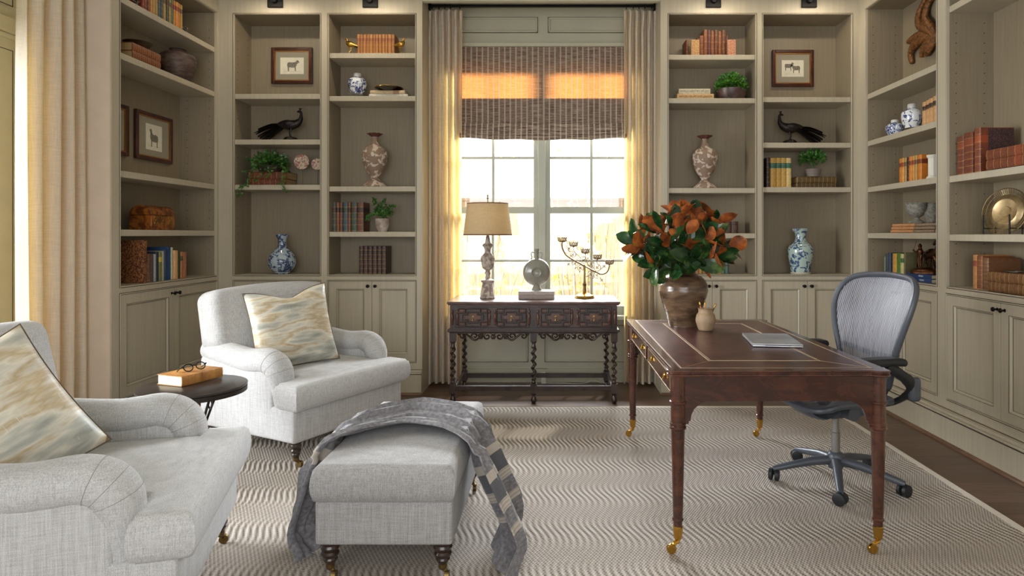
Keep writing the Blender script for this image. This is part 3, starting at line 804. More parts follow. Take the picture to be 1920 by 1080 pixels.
# --- rear left-corner bookcase and its neighbour
row(UB, 669, 740, SB[0], .13, 12, 42, [TAN, TAN2], 'tan leather book with dark labels', 'between two brass birds', 'tan leather books between the brass birds', d=.14, seed=3)
z = SB[3]
row(UB, 621, 682, z, .09, 7, 55, [GRN, BRN, BRN2, BLU, BRN, GRN, BRN2], ['dark green leather book', 'brown leather book', 'brown and gold leather book', 'slate blue leather book', 'narrow brown leather book', 'teal and brown leather book', 'thick reddish brown leather book'], 'left of the small potted ivy', 'old leather books beside the small ivy', widths=[1, .7, .7, 1.1, .6, 1.3, 1.4], d=.17)
row(UB, 673, 724, LEDGE, .10, 6, 52, [MAR, MAR2], 'dark maroon leather book with gilt bands', 'of the six on the ledge', 'six matching maroon books on the ledge', d=.17, seed=5)
zz = stack(UB, 693, 764, SB[1], .10, [(.034, .20, .325, plainb(RGB(226,220,206)), 'white book lying under a beige book beside the ginger jar', 0, PAGES), (.030, .19, .29, plainb(RGB(206,184,146), 0, RGB(170,130,100)), 'beige book lying on a white book under the black dish', -.008, PAGES)])

# --- rear right pair
def marb(name, c1, c2): return patchy(name, c1, c2, 130, .5, .5, .1, .05)
MB1 = marb('marbled_paper_gold', RGB(200,160,100), RGB(150,100,60)); MB2 = marb('marbled_paper_red', RGB(190,150,120), RGB(160,84,56))
z = SC[0]; U = UC
c = U.at(1287, .06, z); book('narrow rust book leaning behind the gold marbled book', .022, .15, .15, RUST, U.at(1288.5, .11, z+.0008), 0)
p = U.at(1304, .05, z+.0008); o = book('small gold marbled paper book at left end of the rust row', .13, .03, .13, MB1, p-Vector((.0, 0, 0)), 0, curve=.001)
o.scale = (.52, 1, 1.02)
row(UC, 1306, 1367, z, .10, 9, 50, [RUST2, RUST, RUST, PLUM, RUST, RUST2, RUST, RUST2, RUST3], ['short dark rust book', 'rust brown book', 'tall rust leather book', 'plum leather book', 'tan-brown leather book', 'tall brown leather book', 'torn rust leather book', 'reddish brown leather book', 'short dark brown book'], 'between marbled books', 'rust books between two marbled ones', heights=[36, 41, 52, 51, 50, 51, 49, 51, 41], d=.16)
p = U.at(1372, .05, z+.0008); o = book('small red marbled paper book at right end of the rust row', .13, .03, .13, MB2, p, 0, curve=.001); o.scale = (.52, 1, 1.02)
def lettering(txt, size, loc, rot, mat, parent, name='lettering', sx=1):
    cu = bpy.data.curves.new(name, 'FONT'); cu.body = txt; cu.size = size; cu.extrude = .0003; cu.align_x = 'CENTER'; cu.align_y = 'CENTER'
    ob = bpy.data.objects.new(name, cu); C.objects.link(ob)
    dg = bpy.context.evaluated_depsgraph_get(); me = bpy.data.meshes.new_from_object(ob.evaluated_get(dg))
    bpy.data.objects.remove(ob); me.materials.clear(); me.materials.append(mat)
    o = bpy.data.objects.new(name, me); C.objects.link(o); o.location = loc; o.rotation_euler = rot; o.scale = (sx, 1, 1)
    if parent: o.parent = parent
    return o
INK = M('brown_ink', RGB(112,70,46), .7); INKG = M('grey_ink', RGB(140,130,118), .7); WINK = M('white_ink', RGB(226,230,236), .6); GINK = M('gilt_ink', RGB(190,160,90), .5)
c = UC.at(1304, .06, SC[1]); zz = SC[1]+.0008
for (t, L, d, m, lb, sh, txt, ink) in ((.044, .305, .21, plainb(RGB(206,168,118)), 'tan art history book lying under a paler book beside boxwood', 0, 'HISTORY OF ART ❧ H.W. JANSON', INK), (.042, .262, .2, plainb(RGB(208,196,166)), 'pale beige world history book lying on top of tan book', -.008, 'WORLD HISTORY OF ART', INKG)):
    p = Vector((c.x+sh-L/2, c.y, zz+t/2)); b_ = book(lb, t, d, L, m, p, 0, lie=True, curve=.002)
    txt = txt.replace('❧ ', '')
    lettering(txt, .021, (0, -.0030, L/2), (PI/2, -PI/2, 0), ink, b_, sx=.92 if 'JANSON' in txt else 1.0)
    zz += t+.0006
# dark books behind the flowers, green-gold set on the ledge
row(UC, 1262, 1350, SC[3], .13, 8, 19, [MAR], 'short black-brown book', 'behind the magnolia leaves', 'black-brown books behind the magnolia', d=.12, heights=[24]*8)
row(UC, 1350, 1384, SC[3], .10, 3, 22, [MAR, MAR2], 'dark brown book', 'at the right of shelf behind magnolia', 'three dark books right of the magnolia', d=.16)
SET = [L_(RGB(46,96,90), 5, RGB(30,60,60)), L_(RGB(110,112,96), 5, RGB(70,60,50)), L_(RGB(176,120,72), 5, RGB(110,60,40)), GLD, L_(RGB(150,100,60), 5, RGB(90,50,30)), L_(RGB(98,110,84), 5, RGB(60,60,40)), L_(RGB(120,124,120), 5, RGB(60,60,60)), GLD, L_(RGB(186,150,84), 5, RGB(130,60,40)), L_(RGB(70,104,88), 5, RGB(50,70,60)), L_(RGB(64,104,100), 5, RGB(40,70,70))]
row(UC, 1292, 1367, LEDGE, .12, 11, 21, SET, ['teal small book', 'olive grey small book', 'tan small book', 'gold small book', 'brown small book', 'green grey small book', 'grey small book', 'wide gold small book', 'gold and red small book', 'sage green small book', 'blue green small book'], 'of the set below the magnolia leaves', 'small old books below the magnolia', d=.1, seed=4)
# yellow and green set
z = SD[2]
row(UD, 1445, 1484, z, .10, 4, 56, [YEL, YEL, YEL, YEL2], 'yellow book with two green bands', 'right of the dark slipcase', 'yellow books with green bands', d=.16, widths=[1.1, 1, 1, 1])
row(UD, 1437, 1445, z, .13, 1, 57, [MAR], '', '', labels=['black-brown slipcased book left of the yellow and green set'], d=.17)
OLV = L_(RGB(92,72,40), 9, None, .5); OLV2 = L_(RGB(74,58,34), 9, None, .5)
zz = stack(UD, 1495, 1566, z, .09, [(.042, .19, .318, OLV2, 'dark olive leather book lying under another below the fern pot', 0, PAGESG), (.050, .19, .318, OLV, 'olive gold-tooled book lying directly under the fern pot', .004, PAGESG)])
ZFERN = zz
# two lying brown books under the trailing plant
z = SA[2]
BT = L_(RGB(112,56,38), 7, RGB(90,40,30))
ZPLANT = stack(UA, 464, 542, z, .07, [(.052, .20, .33, BT, 'brown leather book lying at the bottom under trailing plant', -.01, PAGESG), (.058, .20, .32, BT, 'brown leather book lying on another directly under trailing plant', 0, PAGESG)])

# --- left side bookcase
U = UL
top = [RED, BRN, RED, RED, ORG2, GLD, GLD, BLU, BLU, YEL, GLD, GRN, GLD, ORG2, RED, ORG2]
row(U, 266, 343, SLs[0], .05, 16, 52, [RED, RED, BRN, ORG2, GLD, GLD, BLU, BLU, GLD, GRN, GLD, L_(RGB(48,110,92), 5, RGB(120,50,40)), ORG, ORG2, ORG, GLD], ['dark red gilt book', 'red gilt book', 'brown gilt book', 'tan gilt book', 'gold brown gilt book', 'ochre gilt book', 'blue gilt book', 'slate gilt book', 'mustard gilt book', 'green gilt book', 'yellow gilt book', 'teal green gilt book', 'orange gilt book', 'orange tan gilt book', 'rust orange gilt book', 'gold gilt book'], 'on the top left shelf', 'gilt books on the top left shelf', d=.13, seed=8)
BIGRED = L_(RGB(120,52,30), 0)
z = SLs[1]+.0008
for i, (t, lb) in enumerate(((.054, 'thick red-brown book lying at the bottom under the pewter bowl'), (.054, 'thick red-brown book lying directly under the pewter bowl'))):
    p = U.at(247, .04, 0); L = U.at(300, .04).y-p.y; p.z = z+t/2
    book(lb, t, .22, L, L_(RGB(118,58,34) if i == 0 else RGB(128,66,38), 14, None, .5), p, U.rz, lie=True, pages=PAGESG); z += t+.0006
ZBOWL = z
# lower left row of mixed books
z = LEDGE
DAM = patchy('damask_paper', RGB(150,98,54), RGB(70,34,22), 110, .5, .5, .1, .03)
o = book('thick patterned brown album standing at left of mixed books', .05, .24, .29, DAM, U.at(271, .03, z+.0008), U.rz)
o.rotation_euler = (0, 0, U.rz)
cols = [(plainb(RGB(112,76,58), 4), 51, 1.0, 'brown slim book'), (plainb(RGB(84,60,54)), 50, .8, 'dark plum slim book'), (plainb(RGB(160,166,170)), 50, .9, 'pale grey book'), (plainb(RGB(40,50,60)), 54, .9, 'black-navy book'), (plainb(RGB(120,116,70), 0, RGB(200,180,70)), 53, .9, 'olive and yellow book'), (plainb(RGB(170,170,150)), 55, .8, 'pale stone book'), (plainb(RGB(46,64,92)), 58, 1.1, 'tall navy blue book'), (plainb(RGB(34,70,120)), 62, 1.3, 'tall bright blue book'), (plainb(RGB(200,196,160)), 61, .9, 'cream slim tall book'), (plainb(RGB(220,170,120)), 55, 1.5, 'peach book'), (plainb(RGB(56,66,40)), 52, 1.0, 'dark olive book'), (plainb(RGB(176,120,80), 3, RGB(70,80,50)), 52, 1.0, 'brown book with green label'), (plainb(RGB(170,112,80)), 51, 1.3, 'rust pink book')]
row(U, 277, 350, z, .04, 13, 50, [c[0] for c in cols], [c[3] for c in cols], 'of the mixed row right of album', 'mixed books on the left ledge', heights=[c[1]*1.0 for c in cols], widths=[c[2] for c in cols], d=.17)

# --- right wall, far section
U = UR1
TB = L_(RGB(206,160,112), 6, RGB(60,40,34))
row(U, 1729, 1755, SR1[1], .10, 4, 52, [TB], 'tan book with black labels', 'right of the ginger jar', 'tan books with black labels on the right', d=.15, heights=[49, 50, 51, 53])
row(U, 1685, 1727, SR1[2], .09, 8, 48, [ORG, ORG2, GLD, MAR, ORG, ORG2, GLD, ORG], ['orange brown book', 'orange book', 'gold brown book', 'black and gold book', 'burnt orange book', 'amber book', 'ochre book', 'wide orange book'], 'left of the white plaster column', 'orange leather books left of the plaster column', widths=[1, 1, .9, 1, 1, 1, .9, 1.4], d=.15)
TN2 = plainb(RGB(196,142,96)); z = SR1[3]+.0008
for i, lb in enumerate(('tan book at the bottom of three under the stone urn', 'tan book in the middle of three under the stone urn', 'tan book directly under the stone urn')):
    y1 = U.at(1671+i*1.5, .06).y
    p = Vector((RX+.06, y1, z+.011)); book(lb, .021, .20, .62 if False else .30, TN2, p, U.rz, lie=True)
    p2 = Vector((RX+.062, y1-.315, z+.011)); lb2 = ['pale clothbound book lying lowest beside the urn', 'pale clothbound book in the middle layer beside the urn', 'pale clothbound book lying topmost beside the urn'][i]
    book(lb2, .020, .20, .24, plainb(RGB(150,128,104)), p2, U.rz, lie=True); z += .0225
ZURN = z
mix = [(plainb(RGB(120,140,120)), 40, .7, 'slim sage green book'), (plainb(RGB(60,64,60)), 46, .8, 'charcoal book'), (plainb(RGB(58,70,92)), 48, 1.0, 'slate blue book'), (plainb(RGB(30,30,40)), 48, .8, 'black book'), (plainb(RGB(196,150,70)), 47, 1.4, 'mustard book'), (plainb(RGB(84,120,40)), 48, 1.4, 'bright green book'), (plainb(RGB(196,184,130), 0, RGB(60,100,60)), 47, .9, 'cream and green book')]
row(U, 1657, 1694, LEDGE, .04, 7, 48, [c[0] for c in mix], [c[3] for c in mix], 'on the ledge left of bronze rider', 'mixed books left of the bronze horse', heights=[c[1] for c in mix], widths=[c[2] for c in mix], d=.2)
ob_ = book('olive book with a black square on its cover, beside bronze rider', .018, .2, .20, plainb(RGB(104,98,66)), U.at(1697, .05, LEDGE+.0008), U.rz)
MB().box(.0091, .0096, .08, .115, .085, .125).build('cover_square', BLACK, ob_, smooth=0)
zz = LEDGE+.0008; NAVY = plainb(RGB(34,62,112))
for i, lb in enumerate(('navy blue book lying lower under the bronze rider', 'navy blue book lying upper directly under the bronze rider')):
    y1 = U.at(1702+i*-4, .03).y; L = y1-U.at(1745, .03).y
    p = Vector((RX+.035, y1, zz+.014)); o = book(lb, .027, .2, L, NAVY, p, U.rz, lie=True, curve=.001); lettering('architecture' if False else 'DESIGN', .016, (0, -.0018, L*.6), (PI/2, -PI/2, 0), WINK, o); zz += .0278
ZBRONZE = zz
# --- right wall, near section
U = UR2
MRB = L_(RGB(108,52,36), 6, RGB(126,58,36)); z = SR2[1]
pc = [U.at(1795+9, .05, z), U.at(1813+6, .05, z), U.at(1846, .05, z)]
SPK = patchy('speckled_boards', RGB(44,32,34), RGB(110,72,70), 260, .56, .5, .05, .05)
row(U, 1794, 1824, z, .05, 2, 76, [MRB], '', '', labels=['reddish leather gilt book, leftmost standing by two lying ones', 'reddish leather gilt book standing second from left on right shelf'], d=.2, heights=[73, 77])
o = book('large leather book with speckled boards behind the lying books', .056, .20, .268, L_(RGB(122,62,42), 6, RGB(150,70,40)), U.at(1833, .05, z+.0008), U.rz)
MB().box(.0282, .029, .045, .198, .004, .262).build('speckled_board', SPK, o, smooth=0)
zz = z+.0008
for i, lb in enumerate(('reddish gilt leather book lying lower at the right shelf edge', 'reddish gilt leather book lying on top at the right shelf edge')):
    y1 = U.at(1848, .005).y; p = Vector((RX+.012, y1, zz+.029)); book(lb, .056, .2, .34, MRB, p, U.rz, lie=True, pages=PAGESG); zz += .057
z = LEDGE
row(U, 1823, 1853, z, .06, 3, 66, [L_(RGB(176,124,70), 5, RGB(130,50,40)), L_(RGB(126,70,38), 7, None), L_(RGB(112,74,46), 8, None)], '', '', labels=['slim gold and red leather book at left of ledge books', 'orange-brown leather book standing second on the near ledge', 'brown tooled leather book beside the two lying ledge books'], d=.19, heights=[64, 62, 59], widths=[.9, 1.1, 1.1])
zz = z+.0008
for i, lb in enumerate(('brown tooled leather book lying lower on the near right ledge', 'brown tooled leather book lying under the magnifying glass')):
    y1 = U.at(1853, .02).y; p = Vector((RX+.02, y1, zz+.029)); book(lb, .056, .2, .32, L_(RGB(110,72,42), 9, None), p, U.rz, lie=True, pages=PAGESG); zz += .057
ZMAG = zz

# ---------------------------------------------------------------- framed prints
FRM = wood_mat('mahogany_frame', RGB(40,20,14), RGB(84,42,26), .3, 12, (1, 1, 1)); GILT = M('gilt_slip', RGB(170,112,50), .35, .6)
MATB = M('print_mount', RGB(150,143,124), .8, var=.03); PAPER = M('print_paper', RGB(226,220,200), .8, var=.06, scale=20); SKETCH = M('engraved_ink', RGB(150,144,128), .8, scale=160, col2=RGB(84,78,66))
def framed(label, loc, rz, w, h, pw, ph, kind, group='small framed animal prints'):
    t = thing('framed_print', label, 'picture', loc, rz, group)
    fw = .028
    f = MB(); f.box(-w/2, -w/2+fw, -.024, 0, 0, h).box(w/2-fw, w/2, -.024, 0, 0, h).box(-w/2+fw, w/2-fw, -.024, 0, 0, fw).box(-w/2+fw, w/2-fw, -.024, 0, h-fw, h)
    f.build('frame', FRM, t, bevel=.004)
    g = MB(); q = .008; x = w/2-fw; g.box(-x, -x+q, -.018, -.002, fw, h-fw).box(x-q, x, -.018, -.002, fw, h-fw).box(-x+q, x-q, -.018, -.002, fw, fw+q).box(-x+q, x-q, -.018, -.002, h-fw-q, h-fw)
    g.build('gilt_slip', GILT, t, smooth=0)
    MB().box(-x+q, x-q, -.010, -.001, fw+q, h-fw-q).build('mount', MATB, t, smooth=0)
    pr = MB().box(-pw/2, pw/2, -.0112, -.010, h/2-ph/2, h/2+ph/2).build('print', PAPER, t, smooth=0)
    def beast(sx, cx, cz, s, sheep=False):
        pts = [(-.5,.1),(-.46,.34),(-.3,.42),(.05,.38),(.3,.42),(.42,.5),(.5,.62),(.6,.6),(.72,.46),(.74,.36),(.6,.34),(.5,.2),(.42,.02),(.38,-.05),(.4,-.5),(.3,-.5),(.26,-.12),(.0,-.14),(-.3,-.1),(-.32,-.5),(-.42,-.5),(-.44,-.1)]
        if sheep: pts = [(-.5,.1),(-.48,.4),(-.2,.5),(.1,.46),(.24,.6),(.3,.86),(.42,.9),(.58,.78),(.5,.7),(.46,.5),(.48,.2),(.36,-.02),(.36,-.5),(.28,-.5),(.24,-.06),(-.1,-.1),(-.3,-.06),(-.34,-.5),(-.42,-.5),(-.44,-.06)]
        return [(cx+sx*x*s, cz+z_*s) for x, z_ in pts]
    d = MB(); cz = h/2-ph*.03
    items = {'ox': [(1, 0, cz, pw*.42, False)], 'sheep': [(-1, 0, cz-ph*.1, pw*.50, True)], 'pair': [(1, -pw*.2, cz+ph*.12, pw*.34, False), (-1, pw*.16, cz-ph*.02, pw*.36, False)], 'hidden': [(1, 0, cz, pw*.4, True)]}[kind]
    for it in items: d.prism(beast(*it[:4], sheep=it[4]), -.0116, -.0113, 'y')
    for k in range(14):
        xx = -pw*.36+pw*.72*k/14; d.box(xx, xx+pw*.045, -.0116, -.0113, h/2-ph*.33-.002*(k % 3), h/2-ph*.33+.0012-.002*(k % 3))
    d.build('engraving', SKETCH, t, smooth=0)
    return t
bk = D-.002
p = UA.at(548.5, bk); sA = UA.scale(0, bk)
framed('framed ox print in a dark wooden frame, left rear bookcase', (p.x, FY+bk, UA.zz(0, bk, 158)), 0, 77/sA, 68/sA, 44/sA, 31/sA, 'ox')
p = UD.at(1485.5, bk)
framed('framed print of two animals in the right rear bookcase', (p.x, FY+bk, UD.zz(0, bk, 163.5)), 0, 78/sA, 69/sA, 41/sA, 31/sA, 'pair')
y0, y1 = UL.at(258, bk-.03).y, UL.at(326, bk-.03).y
hh = .36
framed('framed sheep print hanging fully visible in the left bookcase', (LX-bk, (y0+y1)/2, UL.zz(326, bk, 310)), UL.rz, y1-y0, hh, .195, .195, 'sheep')
y2 = UL.at(242, bk-.02).y
framed('framed print partly hidden by the left bookcase edge', (LX-bk, y2-(y1-y0)/2, UL.zz(326, bk, 310)), UL.rz, y1-y0, hh, .195, .195, 'hidden')

# ---------------------------------------------------------------- vases, jars and ornaments
PORC = porcelain('blue_white_porcelain', 26, .50); PORC2 = porcelain('celadon_blue_porcelain', 24, .54, RGB(170,188,180), RGB(62,88,128), .15); PORC3 = porcelain('blue_white_bottle_glaze', 22, .50, RGB(170,184,192), RGB(52,72,116), .12)
def lathe_thing(name, label, cat, U, px, inset, z, prof, mat, seg=36, part=None, group=None):
    """prof is (radius, height) in metres"""
    p = U.at(px, inset, z) if U else Vector(px)
    o = MB().lathe(prof, seg).build(name, mat, None, smooth=50, loc=tuple(p)); tag(o, label, cat, group); return o
def K(U, inset, prof, px=1000): s = U.scale(px, inset); return [(r/s, h/s) for r, h in prof]
# bottle vase on the left ledge (pixels: 49 wide, 74 tall)
o = lathe_thing('bottle_vase', 'blue and white pear shaped porcelain bottle vase on left ledge', 'vase', UA, 529, .12, LEDGE, K(UA, .12, sprof([(0, 0), (12, 0), (14, 3), (21, 10), (25, 22), (22, 34), (14, 44), (8, 51), (7, 60), (8, 66), (11, 71), (11.5, 73.5), (9, 73.5), (7, 66)])), PORC3)
MB().lathe(K(UA, .12, [(12.2, .5), (14.4, 3), (14.2, 4.5), (12, 2)]), 36).build('foot_ring', M('pale_glaze', RGB(200,206,206), .2), o)
# celadon baluster vase on the right ledge
o = lathe_thing('baluster_vase', 'pale celadon vase with blue flowers on the right rear ledge', 'vase', UD, 1501, .12, LEDGE, K(UD, .12, sprof([(0, 0), (17, 0), (17.5, 3), (18.5, 14), (21, 26), (23, 38), (22.5, 48), (18, 55), (11, 61), (9.5, 68), (10, 76), (14, 81), (14.8, 84), (12, 84.5), (9, 78)])), PORC2)
MB().lathe(K(UD, .12, [(17.4, -.01), (18.2, 1), (18.2, 3), (17.6, 3.6)]), 36).build('foot_ring', M('worn_foot', RGB(190,176,150), .5), o)
# relief vases (one each side of the window)
RELIEF = patchy('relief_leaf_clay', RGB(140,116,98), RGB(200,184,168), 24, .53, .65, .9, .02)
RIM = M('burnt_rim', RGB(92,52,42), .6)
def relief(label, U, px, z, sc_=1.0, hpx=100, wpx=47):
    k = hpx/100; s = U.scale(px, .12)
    prof = sprof([(0, 0), (20*k, 0), (20*k, 4*k), (10*k, 13*k), (7*k, 18*k), (9*k, 22*k), (17*k, 34*k), (22.5*k, 50*k), (23.5*k, 60*k), (19*k, 71*k), (9*k, 78*k), (5.5*k, 86*k), (5.5*k, 94*k), (7*k, 96*k)])
    prof = [(r*wpx/47/k/s*(k if True else 1), h/s) for r, h in prof]
    p = U.at(px, .12, z)
    o = MB().lathe(prof, 40).build('relief_vase', RELIEF, None, loc=tuple(p)); tag(o, label, 'vase', 'pair of tall relief vases by the window')
    r = MB(); r.lathe([(7*k/s, 95*k/s), (12.5*k/s, 99.5*k/s), (13.5*k/s, 99.5*k/s), (6*k/s, 93.5*k/s)], 40, fn=lambda a, z_: 1+(.14*math.cos(a*9) if z_ > 97*k/s else 0))
    r.build('ruffled_rim', RIM, o)
relief('tall relief leaf vase on the shelf left of the window', UB, 703, SB[2], hpx=101)
relief('tall relief leaf vase on the shelf right of the window', UC, 1321.5, SC[2], hpx=100)
# ginger jars on acrylic blocks
def gingerjar(label, U, px, inset, z, wpx, hpx, mat=PORC, lid=True, block=None, name='ginger_jar'):
    s = U.scale(px, inset); R_ = wpx/2/s; H = hpx/s
    p = U.at(px, inset, z)
    if block:
        bw, bh, bl = block
        MBb = MB().box(-bw/2, bw/2, -bw/2, bw/2, .0005, bh-.0005).build('acrylic_block', ACRYL, None, loc=tuple(p), rot=(0, 0, U.rz), bevel=.001); tag(MBb, bl, 'stand')
        p.z += bh
    prof = sprof([(0, 0), (R_*.62, 0), (R_*.66, H*.04), (R_*.88, H*.22), (R_, H*.5), (R_*.9, H*.68), (R_*.55, H*.79), (R_*.40, H*.82), (R_*.38, H*.86)])
    o = MB().lathe(prof, 36).build(name, mat, None, loc=tuple(p)); tag(o, label, 'jar')
    MB().lathe([(R_*.41, H*.83), (R_*.42, H*.86), (R_*.42, H*.97), (R_*.38, H), (0, H*1.0)], 28).build('lid', M('pale_lid', RGB(206,206,200), .3), o)
gingerjar('blue floral ginger jar on clear block beside the black dish', UB, 670, .12, SB[1], 34, 39, block=(.12, .036, 'clear acrylic block under the ginger jar, left bookcase'))
gingerjar('white ginger jar with blue sprigs on the right wall shelf', UR1, 1710, .12, SR1[1], 37, 45, mat=porcelain('sprigged_porcelain', 30, .57, RGB(226,228,228)), block=(.10, .03, 'clear acrylic block under the ginger jar, right bookcase'))
gingerjar('small squat blue jar left of the larger ginger jar', UR1, 1678, .09, SR1[1], 32, 30, mat=porcelain('wave_porcelain', 34, .47, RGB(214,220,226)))
# black and gold dish
p = UB.at(729, .14, 0); p.z = SB[1]+.0008+.034+.030+.0014
o = MB().lathe([(0, 0), (.05, 0), (.10, .018), (.118, .024), (.112, .027), (.05, .006), (0, .004)], 40).build('black_dish', M('black_lacquer', RGB(22,16,14), .15), None, loc=tuple(p)); tag(o, 'black dish with a gold rim on the stacked books', 'dish')
MB().lathe([(.114, .0235), (.1195, .0245), (.118, .029), (.112, .0285)], 40).build('gold_rim', BRASS, o)
# pewter bowl, earthenware jar on the upper left shelf
p = UL.at(258, .13, 0); p.z = ZBOWL+.0002
PEW = M('pewter', RGB(130,120,98), .3, .95, var=.2, scale=20)
o = MB().lathe([(0, 0), (.035, 0), (.04, .006), (.075, .028), (.088, .05), (.092, .052), (.088, .052), (.07, .03), (0, .010)], 36).build('pewter_bowl', PEW, None, loc=tuple(p)); tag(o, 'low pewter bowl on two red-brown books in the left bookcase', 'bowl')
EARTH = M('dark_earthenware', RGB(104,82,72), .55, var=.5, scale=14, stretch=(1, 1, 3), bump=.5, col2=RGB(52,38,34))
s = UL.scale(331, .13); 
o = lathe_thing('earthenware_jar', 'dark brown squat earthenware jar on the upper left shelf', 'jar', UL, 333, .135, SLs[1], [(r*.92, h) for r, h in K(UL, .13, sprof([(0, 0), (19, 0), (22, 4), (32, 24), (34, 38), (32, 50), (22, 56), (15, 57.5), (13, 60), (16, 62), (14, 62), (11, 57)]), 331)], EARTH)
# silver bookends either side of the gilt row
SIL = M('tarnished_silver', RGB(150,146,138), .3, 1, var=.3, scale=60)
for px, lb in ((256, 'silver scrollwork bookend at the near end of the gilt books'), (349, 'silver scrollwork bookend at the far end of the gilt books')):
    p = UL.at(px, .05, SLs[0]); t = thing('bookend', lb, 'bookend', p, UL.rz, 'silver scrollwork bookends')
    MB().box(-.02, .035, -.015, .05, 0, .006).build('base', SIL, t, bevel=.002)
    b = MB()
    for k in range(5):
        a0 = k*1.3; b.tube(spline([(.0, .015, .004), (.012*math.sin(a0), .0, .02), (.015*math.cos(a0), .02*math.sin(a0), .04), (.02*math.sin(a0+2), .02, .055-.005*k), (.0, .01+.01*math.cos(a0), .07-.008*k)], 5), .0032, 6)
    b.build('scrollwork', SIL, t)
# domed walnut casket with brass mounts
BURL = patchy('burl_walnut', RGB(150,88,36), RGB(96,50,20), 22, .5, .25, .05, .1)
yA, yB = UL.at(284, .07).y, UL.at(328, .07).y
cw = yB-yA; t = thing('domed_casket', 'burl walnut casket with a domed lid and brass mounts', 'box', (LX-.07, (yA+yB)/2, SLs[3]), UL.rz)
cd = .16
MB().box(-cw/2, cw/2, 0, cd, 0, .105).build('body', BURL, t, bevel=.004)
b = MB(); b.prism([(cd/2-cd/2*math.cos(PI*k/14), .107+.07*math.sin(PI*k/14)) for k in range(15)], -cw/2, cw/2, 'x'); b.build('domed_lid', BURL, t, bevel=.003)
for x in (-cw*.3, 0, cw*.3):
    b = MB()
    for (dx, dz) in ((-.012, .02), (.012, .02), (-.012, -.02), (.012, -.02), (0, 0)):
        b.lathe([(0, -.004), (.010, -.003), (.011, 0)], 10, (x+dx, 0, .07+dz), axis='y')
    b.build('brass_mount', BRASS, t)
# little brass birds
def bird(label, px, flip, z):
    s = UB.scale(0, .10); p = UB.at(px, .10, z); t = thing('brass_bird', label, 'figurine', p, 0, 'brass birds flanking the tan books'); f = -1 if flip else 1
    MB().lathe([(0, 0), (.022, 0), (.02, .006), (.006, .012), (0, .013)], 16).build('base', BRASS, t)
    b = MB(); b.tube(spline([(0, 0, .01), (.012*f, 0, .03), (-.006*f, 0, .05), (0, 0, .080)], 5), .0045, 8)
    b.tube([(-.02*f, 0, .072), (.028*f, 0, .074)], .003, 6); b.build('leg', BRASS, t)
    b = MB(); b.tube(spline([(-.062*f, 0, .082), (-.03*f, 0, .092), (0, 0, .098), (.02*f, 0, .108), (.024*f, 0, .125), (.026*f, 0, .138), (.034*f, 0, .142), (.052*f, 0, .140)], 5),
        [r for r in [q[1] for q in sprof([(0, .003), (1, .013), (2, .024), (3, .019), (4, .009), (5, .0085), (6, .007), (7, .001)], 5)]], 10)
    b.build('body', BRASS, t)
    if flip:
        MB().tube(spline([(.0, .004, .098), (.03, .008, .09), (.06, .008, .07)], 4), [.014, .013, .012, .012, .011, .010, .008, .004, .002], 8).build('dark_wing', M('dark_patina', RGB(30,26,34), .4, .6), t)
bird('brass bird on a stem at the left of the tan books', 657, True, SB[0]); bird('brass bird on a stem at the right of the tan books', 751, False, SB[0])
